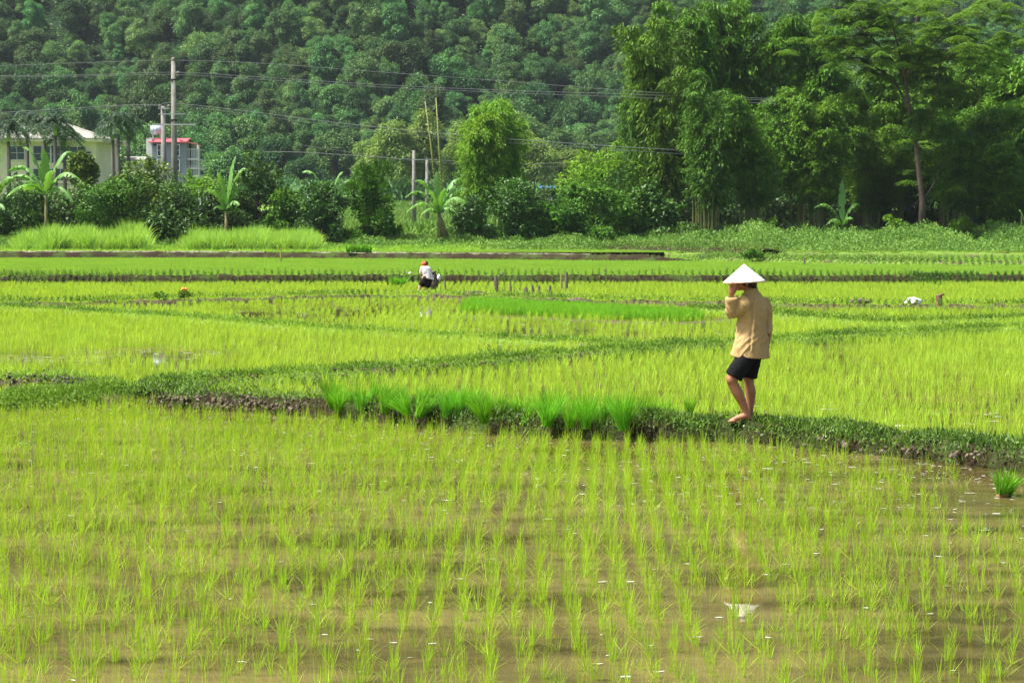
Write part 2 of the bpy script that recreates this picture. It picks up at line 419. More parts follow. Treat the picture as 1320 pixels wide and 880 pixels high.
D_pix = [(-60, 389), (100, 390), (200, 386), (330, 383), (440, 380), (560, 380), (640, 382), (740, 386), (880, 388), (1000, 391), (1100, 393), (1250, 393), (1400, 392)]
bD, QD, ND = bund('field_bund', D_pix, .13, .35, .95, M['soil'], step=.2, rough=.07)
D2_pix = [(880, 396), (960, 400), (1060, 410), (1150, 416), (1250, 412), (1400, 405)]
bD2, QD2, ND2 = bund('weedy_bund', D2_pix, .10, .25, .7, M['soil_green'], step=.2, rough=.06)
D3_pix = [(590, 405), (700, 410), (800, 414), (890, 416), (950, 410)]
bD3, QD3, ND3 = bund('seedbed_mud_edge', D3_pix, .03, .35, 1.0, M['soil'], step=.2, rough=.03)
E_pix = [(-80, 354.5), (200, 354.5), (440, 352), (600, 353), (900, 354), (1195, 355.5), (1215, 349), (1240, 350), (1400, 353)]
E_pix2 = [(-80, 354.6), (200, 354.9), (440, 354.3), (600, 354.5), (900, 354.8), (1198, 355.0)]
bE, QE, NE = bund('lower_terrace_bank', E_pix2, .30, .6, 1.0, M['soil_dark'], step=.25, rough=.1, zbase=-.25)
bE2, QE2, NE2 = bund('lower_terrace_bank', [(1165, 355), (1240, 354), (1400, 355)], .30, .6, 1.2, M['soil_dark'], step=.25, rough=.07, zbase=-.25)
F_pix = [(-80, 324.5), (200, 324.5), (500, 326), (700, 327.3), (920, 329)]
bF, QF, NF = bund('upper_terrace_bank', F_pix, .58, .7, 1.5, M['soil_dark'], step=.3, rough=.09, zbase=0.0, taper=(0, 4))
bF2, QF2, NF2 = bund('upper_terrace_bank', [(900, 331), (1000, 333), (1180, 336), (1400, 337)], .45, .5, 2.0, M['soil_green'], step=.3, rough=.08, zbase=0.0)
def bank_sheet(name, pix, z, mat, w_, step=.5, rough=.02):
    return bund(name, pix, z, w_ * .8, w_, mat, step=step, rough=rough, zbase=z - .12)
bund('terrace_edge', [(845, 325.2), (1100, 325.3), (1400, 325.3)], .58, .3, .9, M['soil_green'], step=.3, rough=.07, zbase=.05)
bank_sheet('canal_lip', [(-80, 323.5), (200, 323.5), (360, 324)], .62, M['lip'], .4)
bank_sheet('canal_lip', [(385, 324.5), (500, 325), (700, 326.3), (780, 327)], .615, M['lip'], .3)
bG, QG, NG = bund('far_bank', [(430, 312), (560, 311), (640, 312), (760, 316), (900, 319), (1000, 322)], .80, .8, 3.0, M['soil_dark'], step=.4, rough=.12, zbase=.3)

# ------------------------------------------------------------------ grass blade plants
def blades(n, h, spread, width, lean, segs=3, base_r=.02, hvar=.35, droop=.3, r=rng, flare=1.0):
    """n curved blades; returns V,F quads"""
    a = r.uniform(0, 2 * math.pi, n); rr = base_r * np.sqrt(r.random(n))
    bx, by = rr * np.cos(a), rr * np.sin(a)
    a2 = a + r.normal(0, .7, n); L = h * (1 - hvar * r.random(n)); ln = lean * r.random(n) ** flare
    dr = droop * r.random(n) ** 1.5
    wa = r.uniform(0, math.pi, n); V = []; Fc = []
    t = np.linspace(0, 1, segs + 1)
    out = np.zeros((n, segs + 1, 2, 3))
    for k, tt in enumerate(t):
        hor = L * (ln * tt + dr * tt ** 2.5); z = L * (tt * np.sqrt(np.maximum(1 - (ln * .8) ** 2, .1)) - dr * .8 * tt ** 3)
        cx = bx + hor * np.cos(a2); cy = by + hor * np.sin(a2)
        wd = width * (1 - tt ** 2) * (.6 + .4 * min(1, tt * 3)) / 2 + 1e-4
        for j, sg in enumerate((-1, 1)):
            out[:, k, j, 0] = cx + sg * wd * np.cos(wa); out[:, k, j, 1] = cy + sg * wd * np.sin(wa); out[:, k, j, 2] = z
    idx = np.arange(n * (segs + 1) * 2).reshape(n, segs + 1, 2)
    q = np.stack([idx[:, :-1, 0], idx[:, :-1, 1], idx[:, 1:, 1], idx[:, 1:, 0]], -1).reshape(-1, 4)
    return out.reshape(-1, 3), q
def merge(parts):
    V = []; Q = []; n = 0
    for v, q in parts:
        V.append(v); Q.append(np.asarray(q) + n); n += len(v)
    return np.concatenate(V), np.concatenate(Q)
def geoscatter(name, pts, rz, sc, vi, templates, label=None, cat=None, kind='stuff', mat=None):
    me = bpy.data.meshes.new(name); pts = np.asarray(pts, np.float32)
    me.vertices.add(len(pts)); me.vertices.foreach_set('co', pts.ravel())
    for nm, ty, arr in (('rz', 'FLOAT', rz), ('sc', 'FLOAT', sc), ('vi', 'INT', vi)):
        at_ = me.attributes.new(nm, ty, 'POINT')
        at_.data.foreach_set('value', np.asarray(arr, np.int32 if ty == 'INT' else np.float32))
    me.update()
    o = link(name, me); 
    ng = bpy.data.node_groups.new(name + '_scatter', 'GeometryNodeTree')
    ng.interface.new_socket('Geometry', in_out='INPUT', socket_type='NodeSocketGeometry')
    ng.interface.new_socket('Geometry', in_out='OUTPUT', socket_type='NodeSocketGeometry')
    gi = ng.nodes.new('NodeGroupInput'); go = ng.nodes.new('NodeGroupOutput'); jn = ng.nodes.new('GeometryNodeJoinGeometry')
    def named(nm, ty):
        n = ng.nodes.new('GeometryNodeInputNamedAttribute'); n.data_type = ty; n.inputs[0].default_value = nm; return n
    nr, ns, ni = named('rz', 'FLOAT'), named('sc', 'FLOAT'), named('vi', 'INT')
    cx = ng.nodes.new('ShaderNodeCombineXYZ'); ng.links.new(nr.outputs[0], cx.inputs[2])
    for i, tm in enumerate(templates):
        oi = ng.nodes.new('GeometryNodeObjectInfo'); oi.inputs['Object'].default_value = tm
        oi.inputs['As Instance'].default_value = True
        cp = ng.nodes.new('FunctionNodeCompare'); cp.data_type = 'INT'; cp.operation = 'EQUAL'
        ng.links.new(ni.outputs[0], cp.inputs[2]); cp.inputs[3].default_value = i
        ip = ng.nodes.new('GeometryNodeInstanceOnPoints')
        ng.links.new(gi.outputs[0], ip.inputs['Points']); ng.links.new(cp.outputs[0], ip.inputs['Selection'])
        ng.links.new(oi.outputs['Geometry'], ip.inputs['Instance'])
        ng.links.new(cx.outputs[0], ip.inputs['Rotation']); ng.links.new(ns.outputs[0], ip.inputs['Scale'])
        ng.links.new(ip.outputs[0], jn.inputs[0])
    ng.links.new(jn.outputs[0], go.inputs[0])
    md = o.modifiers.new('scatter', 'NODES'); md.node_group = ng
    return tag(o, label, cat, None, kind)
def template(name, V, Q, mat):
    me = mesh_np(name, V, Q); me.materials.append(mat)
    return bpy.data.objects.new(name, me)        # not linked: only its mesh is scattered

def bund_dist(x, y):
    d = np.full(len(x), 1e9)
    for Q, wb in BUNDS:
        P = Q[::4]
        for i0 in range(0, len(x), 4000):
            sl = slice(i0, i0 + 4000)
            dd = np.sqrt(((x[sl, None] - P[None, :, 0]) ** 2 + (y[sl, None] - P[None, :, 1]) ** 2)).min(1) - wb * .42
            d[sl] = np.minimum(d[sl], dd)
    return d
def vis(x, y, z, m=40):
    px, py = proj(x, y, z); return (px > -m) & (px < 1320 + m) & (py < 880 + m)
# --- near paddy: individual plants
r1 = np.random.default_rng(11)
rice_meshes = []
for i in range(12):
    n = r1.integers(5, 11)
    a = blades(n, .30, 0, .0050, .22, 4, .018, .6, .2, r1)
    b = blades(r1.integers(3, 9), .20, 0, .0038, .95, 3, .02, .5, .5, r1)
    V, Q = merge([a, b]); me = mesh_np('rice_plant', V, Q); me.materials.append(M['rice']); rice_meshes.append(me)
# points on a jittered grid, rows running away from the camera
SP = .128
gx, gy = np.meshgrid(np.arange(-7.5, 7.5, SP * 1.28), np.arange(8.6, 28.5, SP * .88))
gx = gx.ravel() + gy.ravel() * .02 + .09 * np.sin(gy.ravel() * .35); gy = gy.ravel() * 1.0
gx = gx + r1.normal(0, .030, gx.size); gy = gy + r1.normal(0, .06, gy.size)
k = vis(gx, gy, np.zeros_like(gx)); gx, gy = gx[k], gy[k]
px, py = proj(gx, gy, 0)
# field front of bund A: keep those nearer than the bund and side bund
yA = np.interp(px, [p[0] for p in [(-80, 508), (0, 506), (150, 503)] + A_pix], [p[1] for p in [(-80, 530), (0, 524), (150, 506)] + A_pix])
front = py > yA + 8
prob = np.full(gx.size, .92)
dn = np.array([noise.noise(Vector((a * .45, b * .3, 0))) for a, b in zip(gx, gy)])
prob += dn * .45
prob *= np.interp(py, [560, 660, 760, 880], [1, .97, .92, .88])
prob *= np.where((px > 1130) & (py < 680) & (py > yA + 10), np.clip(1 - (px - 1130) / 130, .04, 1) , 1)
prob *= np.where((px > 1000) & (py > yA+12) & (py < 640), .62, 1)
prob *= np.where((px > 1180) & (py > 800), .6, 1)
prob *= np.where((px > 900) & (px < 1010) & (py > 758) & (py < 808), .4, 1)
k = front & (r1.random(gx.size) < prob) & (bund_dist(gx, gy) > .16)
nx, ny, npy_ = gx[k], gy[k], py[k]
order = np.argsort(ny + r1.normal(0, .02, nx.size)); nx, ny = nx[order], ny[order]
sc_ = r1.uniform(.54, .98, nx.size) * np.where(ny > 17, 1.0, 1.0); rz_ = r1.uniform(0, 6.283, nx.size)
pxn, pyn = proj(nx, ny, 0)
sc_ *= np.clip(np.where(pyn > 860, .9, 1), 0, 2)
inframe = (pxn > 0) & (pxn < 1320) & (pyn < 900)
cand = np.where(inframe)[0][:300]
mask = np.zeros(nx.size, bool); mask[cand] = True
for i in cand:
    o = bpy.data.objects.new('rice_plant', rice_meshes[int(r1.integers(12))]); C.objects.link(o)
    o.location = (nx[i], ny[i], -.01); o.rotation_euler = (0, 0, rz_[i]); o.scale = (sc_[i],) * 3
    tag(o, 'young lime green rice plant in muddy water along the front edge of the near paddy', 'rice plant', 'rice plants in the front rows of the near paddy')
tpl = [bpy.data.objects.new('rice_clump', me) for me in rice_meshes]
rest = ~mask
geoscatter('young_rice', np.stack([nx[rest], ny[rest], np.full(rest.sum(), -.01)], 1), rz_[rest], sc_[rest], r1.integers(0, 12, rest.sum()), tpl,
           'young lime green rice covering the near paddy behind the front rows', 'rice')
# --- patches for the other paddies
def patch(n, size, h, w_, mat, nb, segs=2, lean=.3, jit=.02, row=True):
    out = []; s = size / n
    for i in range(n):
        for j in range(n):
            if r1.random() < .06: continue
            v, q = blades(nb, h * r1.uniform(.75, 1.1), 0, w_, lean, segs, .025, .45, .25, r1)
            v = v + np.array([(i + .5) * s - size / 2 + r1.normal(0, jit), (j + .5) * s - size / 2 + r1.normal(0, jit), 0])
            out.append((v, q))
    V, Q = merge(out); return template('rice_patch', V, Q, mat)
pt_mid = [patch(3, .5, .27, .0085, M['rice_mid'], 8) for _ in range(8)]
pt_midfar = [patch(3, .6, .19, .013, M['rice_mid'], 9) for _ in range(6)]
pt_far = [patch(5, 1.0, .15, .02, M['rice_far'], 11, 1, .35) for _ in range(6)]
pt_seed = [patch(5, .5, .24, .012, M['rice_bed'], 9, 2, .25, .03) for _ in range(5)]
def field(x0, x1, y0, y1, s):
    gx, gy = np.meshgrid(np.arange(x0, x1, s), np.arange(y0, y1, s)); return gx.ravel(), gy.ravel()
# zone 1: D 19..45
seed_poly = [(603, 389), (640, 391), (760, 397), (895, 405), (893, 413), (800, 411), (700, 407), (604, 401)]
def inpoly(px, py, poly):
    ins = np.zeros(len(px), bool); j = len(poly) - 1
    for i in range(len(poly)):
        xi, yi = poly[i]; xj, yj = poly[j]
        c = ((yi > py) != (yj > py)) & (px < (xj - xi) * (py - yi) / (yj - yi + 1e-9) + xi)
        ins ^= c; j = i
    return ins
def midzone(x0, x1, y0, y1, s, tpl, name, label, zone_dens=True):
    gx, gy = field(x0, x1, y0, y1, s)
    k = vis(gx, gy, 0.0); gx, gy = gx[k], gy[k]
    px, py = proj(gx, gy, 0.0)
    yAi = np.interp(px, [-100, 0, 150] + [p[0] for p in A_pix], [506, 506, 503] + [p[1] for p in A_pix])
    k = (py < yAi + 6) & (bund_dist(gx, gy) > -.05) & ~inpoly(px, py, seed_poly)
    gx, gy, px, py = gx[k], gy[k], px[k], py[k]
    pr = np.full(len(gx), .96)
    dn = np.array([noise.noise(Vector((a * .25, b * .12, 5))) for a, b in zip(gx, gy)])
    pr += dn * .25
    pr = np.where((py > 452 + 6 * np.sin(px / 40)) & (py < 468 + 4 * np.sin(px / 25)) & (px < 290), .22, pr)               # open water streak on the left
    yC = np.interp(px, [p[0] for p in C_pix], [p[1] for p in C_pix])
    pr = np.where((py < yC) & (py > 390) & (px > 300) & (px < 950), .52 + dn * .5, pr)
    pr = np.where((py > 352) & (py < 364) & (px > 1195), .25, pr)
    pr = np.where(gy > np.interp(gx, [-40, 26, 27, 60], [74.9, 74.9, 71, 70]), 0, pr)
    k = r1.random(len(gx)) < pr; gx, gy = gx[k], gy[k]
    n = len(gx)
    return geoscatter(name, np.stack([gx + r1.normal(0, s*.05, n), gy + r1.normal(0, s*.22, n), np.full(n, -.01)], 1),
                      r1.integers(0, 2, n) * math.pi + r1.normal(0, .06, n), r1.uniform(.82, 1.1, n), r1.integers(0, len(tpl), n), tpl, label, 'rice')
midzone(-14, 14, 18.5, 46, .5, pt_mid, 'paddy_rice', 'yellow green rice filling the paddies behind the walking person')
midzone(-24, 24, 46, 75, .6, pt_midfar, 'distant_paddy_rice', 'light green rice in the paddies around the stooping worker and the stakes')
gx, gy = field(-14, 14, 35, 64, .36); px, py = proj(gx, gy, 0.0); k = inpoly(px, py, seed_poly); n = k.sum()
geoscatter('seedling_bed', np.stack([gx[k], gy[k], np.zeros(n)], 1), r1.uniform(0, 6.28, n), r1.uniform(.9, 1.15, n), r1.integers(0, 5, n), pt_seed,
           'dense bright green strip of rice seedlings in the middle paddy', 'rice seedlings')
def farzone(y0, y1, z, name, label, sc=1.0):
    gx, gy = field(-.31 * y1, .31 * y1, y0, y1, .9)
    k = vis(gx, gy, np.full(len(gx), z)); gx, gy = gx[k], gy[k]; n = len(gx)
    geoscatter(name, np.stack([gx, gy, np.full(n, z - .02)], 1), r1.uniform(0, 6.28, n), r1.uniform(.85, 1.1, n) * sc, r1.integers(0, 6, n), pt_far, label, 'rice')
farzone(76.9, 113.8, .24, 'terrace_rice', 'even green rice on the low terrace above the first dark bank', 1.0)
farzone(116.6, 126, .55, 'upper_terrace_rice', 'bright strip of rice on the terrace behind the concrete channel', .9)
# small pale flecks laid flat on the water, near and in the mid fields
fl = []; r2 = np.random.default_rng(5)
for i in range(1300):
    pxx = r2.uniform(-10, 1330); yb = np.interp(pxx, [0, 150] + [p[0] for p in A_pix], [508, 508] + [p[1] + 14 for p in A_pix])
    pyy = yb + abs(r2.normal(0, 55)) if r2.random() < .93 else r2.uniform(yb, 880)
    if pyy > 890: continue
    p = at(pxx, pyy, .004); s = r2.uniform(.004, .018) * (1 if r2.random() < .93 else 1.8)
    a = r2.uniform(0, 6.28, 5); a.sort()
    rr = s * r2.uniform(.5, 1.2, 5)
    fl.append([(p.x + rr[j] * 2.2 * math.cos(a[j]), p.y + rr[j] * math.sin(a[j]), .005 + .003 * r2.random()) for j in range(5)])
for i in range(420):
    reg = [((0, 290), (450, 470)), ((480, 900), (398, 432)), ((300, 760), (400, 425)), ((960, 1300), (520, 560)), ((1200, 1320), (358, 366)), ((900, 1000), (415, 432)), ((100, 500), (395, 415))][int(r2.integers(7))]
    p = at(r2.uniform(*reg[0]), r2.uniform(*reg[1]), .004); s = r2.uniform(.02, .06)
    a = np.sort(r2.uniform(0, 6.28, 5)); rr = s * r2.uniform(.5, 1.2, 5)
    fl.append([(p.x + rr[j] * 2 * math.cos(a[j]), p.y + rr[j] * math.sin(a[j]), .006) for j in range(5)])
V = np.array(fl).reshape(-1, 3); Fq = np.arange(len(V)).reshape(-1, 5)
tag(link('pale_flecks', mesh_np('pale_flecks', V, Fq), M['fleck']), 'small pale flecks on the paddy water', 'chaff', kind='stuff')

# ------------------------------------------------------------------ leaves and weeds
def leaf_quads(Cn, D, Nr, L, W):
    D = unit(D); S = unit(np.cross(D, Nr)); L = np.asarray(L)[:, None]; W = np.asarray(W)[:, None]
    Up = np.cross(S, D)
    V = np.stack([Cn, Cn + D * L * .45 + S * W / 2 + Up * L * .05, Cn + D * L, Cn + D * L * .45 - S * W / 2 + Up * L * .05], 1)
    return V.reshape(-1, 3), np.arange(len(Cn) * 4).reshape(-1, 4)
def weeds(name, Q, Nn, half, n, ztop, hmax, L, mat, label, r=None, prob=None, grassy=.45, zfall=.5, side=0.0):
    r = r or np.random.default_rng(len(name) * 7 + n)
    i = r.integers(0, len(Q), n); u = r.normal(side, .55, n)
    x = Q[i, 0] + Nn[i, 0] * u * half; y = Q[i, 1] + Nn[i, 1] * u * half
    if prob is not None:
        k = r.random(n) < prob(x, y); x, y, u = x[k], y[k], u[k]; n = len(x)
    cl = np.array([noise.noise(Vector((a * 1.7, b * 1.7, 1))) for a, b in zip(x, y)])
    k = cl > -.55; x, y, u, cl = x[k], y[k], u[k], cl[k]; n = len(x)
    z = ztop * (1 - zfall * np.clip(np.abs(u), 0, 1.6) ** 2) + r.random(n) ** 1.6 * hmax * (1 + cl) * np.exp(-u * u * .4)
    P = np.stack([x, y, np.maximum(z, .005)], 1)
    D = r.normal(0, 1, (n, 3)); D[:, 2] = np.abs(D[:, 2]) * .6 + .15
    g = r.random(n) < grassy; D[g, 2] += 1.6
    Nr = r.normal(0, .5, (n, 3)) + np.array([0, -.2, 1.0])
    Ls = L * r.uniform(.6, 1.4, n) * np.where(g, 1.8, 1); W = np.where(g, L * .22, L * .55) * r.uniform(.7, 1.2, n)
    V, F_ = leaf_quads(P, D, Nr, Ls, W)
    return tag(link(name, mesh_np(name, V, F_), mat), label, 'weeds', kind='stuff')
def pA(x, y):
    px, py = proj(x, y, .15)
    return np.where((px > 928) & (px < 978), .35, 1) * np.where(px < 420, np.where((px > 250), .22, .75), np.where(px > 1180, .7, 1.0))
weeds('bund_weeds', QA, NA, .24, 44000, .19, .09, .036, M['weed'], 'low dark green weeds on the near bund under the walking person', prob=pA, side=.1)
weeds('bund_grass', QA, NA, .26, 9000, .18, .10, .045, M['weed_far'], 'blades of lighter grass among the weeds of the near bund', grassy=.9, prob=pA)
weeds('bund_herbs', QB, NB, .28, 26000, .15, .08, .045, M['weed_far'], 'green weeds along the bund that crosses the middle paddies')
weeds('side_upper_herbs', QL2, NL2, .35, 3500, .13, .10, .04, M['weed_far'], 'green weeds between the clods on the upper bund at the left edge')
weeds('side_herbs', QL, NL, .36, 13000, .13, .10, .04, M['weed_far'], 'green weeds on the short bund at the left edge')
weeds('thin_bund_herbs', QC, NC, .22, 11000, .09, .08, .05, M['weed_far'], 'grassy weeds on the thin bund sloping across the left paddies')
weeds('field_bund_herbs', QD, ND, .42, 14000, .16, .10, .07, M['weed_far'], 'weeds on the long bund below the stakes', prob=lambda x, y: .55 + .45 * (np.sin(x * .9) > -.2))
weeds('weedy_bund_herbs', QD2, ND2, .35, 7000, .11, .10, .06, M['weed_far'], 'weeds on the wavy bund right of the walking person')
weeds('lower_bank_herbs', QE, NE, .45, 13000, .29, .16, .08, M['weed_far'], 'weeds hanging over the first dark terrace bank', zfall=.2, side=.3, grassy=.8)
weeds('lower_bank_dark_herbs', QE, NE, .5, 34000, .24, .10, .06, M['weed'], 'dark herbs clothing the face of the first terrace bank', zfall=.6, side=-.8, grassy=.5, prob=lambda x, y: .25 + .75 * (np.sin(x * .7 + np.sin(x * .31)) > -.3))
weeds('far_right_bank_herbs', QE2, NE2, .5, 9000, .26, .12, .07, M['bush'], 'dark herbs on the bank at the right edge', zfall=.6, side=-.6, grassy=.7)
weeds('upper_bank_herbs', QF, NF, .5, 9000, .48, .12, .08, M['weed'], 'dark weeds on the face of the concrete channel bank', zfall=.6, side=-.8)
weeds('upper_edge_herbs', QF2, NF2, .9, 12000, .45, .18, .12, M['meadow'], 'grass on the terrace edge at far right')
weeds('far_bank_herbs', QG, NG, 1.2, 16000, .85, .25, .14, M['meadow'], 'rough grass on the low bank before the hedge')
# dirt clods on the near bund (left part)
clod_mb = MB(); r3 = np.random.default_rng(9)
for pxl, pxr, Qx, Nx, nn in ((225, 410, QA, NA, 420), (1050, 1330, QA, NA, 120), (0, 130, QL2, NL2, 260), (230, 330, QB, NB, 80), (420, 620, QB, NB, 60)):
    ppx, _ = proj(Qx[:, 0], Qx[:, 1], .15); ii = np.where((ppx > pxl) & (ppx < pxr))[0]
    if len(ii) == 0: continue
    for _ in range(nn):
        i = r3.choice(ii); u = r3.normal(0, .28); s = r3.uniform(.012, .034)
        clod_mb.ball((Qx[i, 0] + Nx[i, 0] * u, Qx[i, 1] + Nx[i, 1] * u, .16 - abs(u) * .2 + r3.uniform(-.01, .03)), s, r3.uniform(.6, 1.4, 3), 6,
                     Matrix.Rotation(r3.uniform(0, 3), 3, 'X') @ Matrix.Rotation(r3.uniform(0, 3), 3, 'Z'))
clod_mb.V = [tuple(Vector(q_) + .012 * Vector((noise.noise(Vector(q_) * 60), noise.noise(Vector(q_) * 60 + Vector((5, 0, 0))), noise.noise(Vector(q_) * 60 + Vector((0, 5, 0)))))) for q_ in clod_mb.V]
tag(clod_mb.build('earth_clods', M['rock']), 'grey brown clods of dug earth on the bunds', 'earth', kind='stuff')

# seedling bundles on the bund
def tuft(n, h, w_, lean, br, mat, name='seedling_bundle'):
    V, Q = blades(n, h, 0, w_, lean, 4, br, .35, .35, r1, .6)
    me = mesh_np(name, V, Q); me.materials.append(mat); return me
tufts = [tuft(170, .48, .0095, .44, .05, M['seed']) for _ in range(6)]
ORD = 'first second third fourth fifth sixth seventh eighth ninth tenth eleventh twelfth thirteenth fourteenth fifteenth sixteenth seventeenth'.split()
def ordn(i): return ORD[i - 1]
bx = list(418 + 436 * np.linspace(0, 1, 34) ** 1.04)
r4 = np.random.default_rng(3)
for i, pxx in enumerate(bx):
    pxx += r4.normal(0, 5)
    yy = np.interp(pxx, [p[0] for p in A_pix], [p[1] for p in A_pix]) + r4.uniform(0, 9)
    p = at(pxx, yy, .17); s = r4.uniform(.68, .96)
    o = link('seedling_bundle', tufts[i % 6], None, None, (p.x, p.y, .12)); o.scale = (s, s, s * r4.uniform(.9, 1.15))
    o.rotation_euler = (r4.normal(0, .25), r4.normal(.1, .3), r4.uniform(0, 6.28))
    tag(o, ('leftmost' if i == 0 else 'rightmost' if i == 33 else ordn(i + 1) + ' from the left' if i < 17 else ordn(34 - i) + ' from the right') + ' bright green seedling bundle in the row on the near bund', 'seedling bundle', 'rice seedling bundles lined up on the near bund')
me = tuft(90, .30, .009, .3, .025, M['seed'])
p = at(889, 536, .17); tag(link('seedling_bundle', me, None, None, (p.x, p.y, .16)), 'small dark green seedling bundle standing alone just left of the walking person', 'seedling bundle')
p = at(1289, 640, 0); t = empty('seedling_bundle', p, 0, 'loose bright green seedling bundle lying in open water at the right edge', 'seedling bundle')
o = link('shoots', tuft(90, .30, .010, .55, .03, M['seed'], 'shoots'), None, t, (0, 0, 0)); o.rotation_euler = (0, .25, 0)
o = link('shoots', tuft(90, .28, .010, .5, .03, M['seed'], 'shoots'), None, t, (.08, .05, 0)); o.rotation_euler = (0, .35, 1)
mb = MB(); mb.ball((0.02, 0, .012), .035, (1.6, 1, .5), 8); mb.build('roots', plain('root_ball', (.28, .13, .04), .8), t, True)
for i, pxx in enumerate((449, 455, 461, 466, 471, 476)):
    p = at(pxx, 325, .62); o = link('seedling_bundle', tuft(60, .55, .05, .22, .1, M['seed']), None, None, (p.x, p.y, .60))
    tag(o, ordn(i + 1) + ' from the left of six small dark seedling bundles in a far row', 'seedling bundle', 'row of six far seedling bundles on the channel bank')
p = at(225*1.0+ 318-3, 362, .0)
p = at(514, 368, 0); mb = None
me = tuft(160, .45, .03, .7, .25, M['seed']); tag(link('seedling_heap', me, None, None, (p.x, p.y, 0)), 'heap of bright green seedlings left of the stooping worker', 'seedling heap')
HAZE = 0.00008
# ------------------------------------------------------------------ crowns
def crown_mesh(name, rx, ry, rz, nl, nleaf, L, W, mat, seed, droop=.3, lobe=.36, zc=None, inner=.25, flat=1.0, low=False):
    """uneven crown: leaves spread over many overlapping lobes, gaps between them"""
    r = np.random.default_rng(seed)
    d = unit(r.normal(0, 1, (nl, 3))); d[:, 2] = d[:, 2] if low else np.where(d[:, 2] < -.45, -d[:, 2], d[:, 2])
    rad = r.uniform(.35, .82, nl)[:, None]
    Cc = d * rad * np.array([rx, ry, rz]); rl = lobe * min(rx, rz * 1.1) * r.uniform(.6, 1.25, nl)
    rl[r.random(nl) < .3] *= .55; rad[rl < .6 * rl.max()] = np.minimum(rad[rl < .6 * rl.max()] * 1.25, 1.0); Cc = d * rad * np.array([rx, ry, rz])
    if low:
        q = r.random(nl) < .35; Cc[q, 2] = -rz * r.uniform(.5, .95, q.sum()); Cc[q, 0] = rx * r.uniform(-.8, .8, q.sum()); Cc[q, 1] = ry * r.uniform(-.8, .6, q.sum())
    i = r.choice(nl, nleaf, p=rl ** 2 / (rl ** 2).sum())
    u = unit(r.normal(0, 1, (nleaf, 3))); u[:, 2] = np.where(r.random(nleaf) < .5, np.abs(u[:, 2]), u[:, 2])
    rr = rl[i] * np.where(r.random(nleaf) < inner, r.uniform(.2, .9, nleaf), r.uniform(.82, 1.12, nleaf))
    P = Cc[i] + u * rr[:, None] * np.array([1, 1, flat])
    D = u * .7 + r.normal(0, .55, (nleaf, 3)); D[:, 2] -= droop
    Nr = u + np.array([0, 0, .7]) + r.normal(0, .45, (nleaf, 3))
    if low:      # loose shoots breaking the outline
        nsp = int(nl * 1.2); js = r.integers(0, nl, nsp); ds = unit(r.normal(0, 1, (nsp, 3)) * [.8, .8, .4] + [0, 0, .8])
        q = np.where(r.random(nleaf) < .14)[0]; sp = r.integers(0, nsp, len(q)); tt = r.random(len(q))[:, None]
        P[q] = Cc[js[sp]] + ds[sp] * rl[js[sp]][:, None] * (.9 + tt * .95) + r.normal(0, .06, (len(q), 3)) * (1.3 - tt)
    V, Q = leaf_quads(P, D, Nr, L * r.uniform(.6, 1.3, nleaf), W * r.uniform(.7, 1.3, nleaf))
    V[:, 2] += (zc if zc is not None else rz)
    me = mesh_np(name, V, Q); me.materials.append(mat); return me, Cc, rl
def trunk_mb(h, r0, tips, seed, lean=.1):
    rr = random.Random(seed); m = MB()
    P = [Vector((0, 0, -.2))]
    for k in range(1, 6):
        P.append(Vector((rr.uniform(-lean, lean) * h * .3, rr.uniform(-lean, lean) * h * .3, h * k / 5)))
    m.tube(P, [r0 * (1 - .5 * k / 5) for k in range(6)], 8)
    for t in tips:
        s = P[rr.choice([2, 3, 4])]; t = Vector(t); mid = s.lerp(t, .5) + Vector((0, 0, -.1 * h * rr.random()))
        m.tube([s, mid, t], [r0 * .45, r0 * .28, r0 * .1], 6, False)
    return m
def leafy(name, px, pyb, pyt, D, wpx, mat, label, cat, seed, nleaf=9000, L=.28, W=.13, droop=.3, nl=26, base=.0, group=None, lobe=.36, depth=None, zb=None):
    """tree or bush; px centre, base/top pixel rows, pixel width at distance D"""
    zb = float(gz(0, D)) if zb is None else zb
    p = atY(px, pyb, D); top = atY(px, pyt, D).z; s = F / D; H = (top - zb) * 1.07; rx = wpx / s / 2 * 1.1
    e = empty(name, (p.x, D, zb), seed * .7 % 6.28, label, cat, group)
    zc = H * (.46 + base / 2); rz = (H - zc)
    me, Cc, rl = crown_mesh('crown', rx / 1.05, (depth or rx * .9), rz / 1.05, nl, nleaf, L, W, mat, seed, droop, lobe, zc, low=(base == 0))
    link('crown', me, None, e)
    tips = [(c[0] * .8, c[1] * .8, c[2] * .8 + zc) for c in Cc[:9]]
    trunk_mb(max(zc * .8, .6), max(.07, H * .022), tips, seed).build('trunk', M['bark'], e, True)
    return e
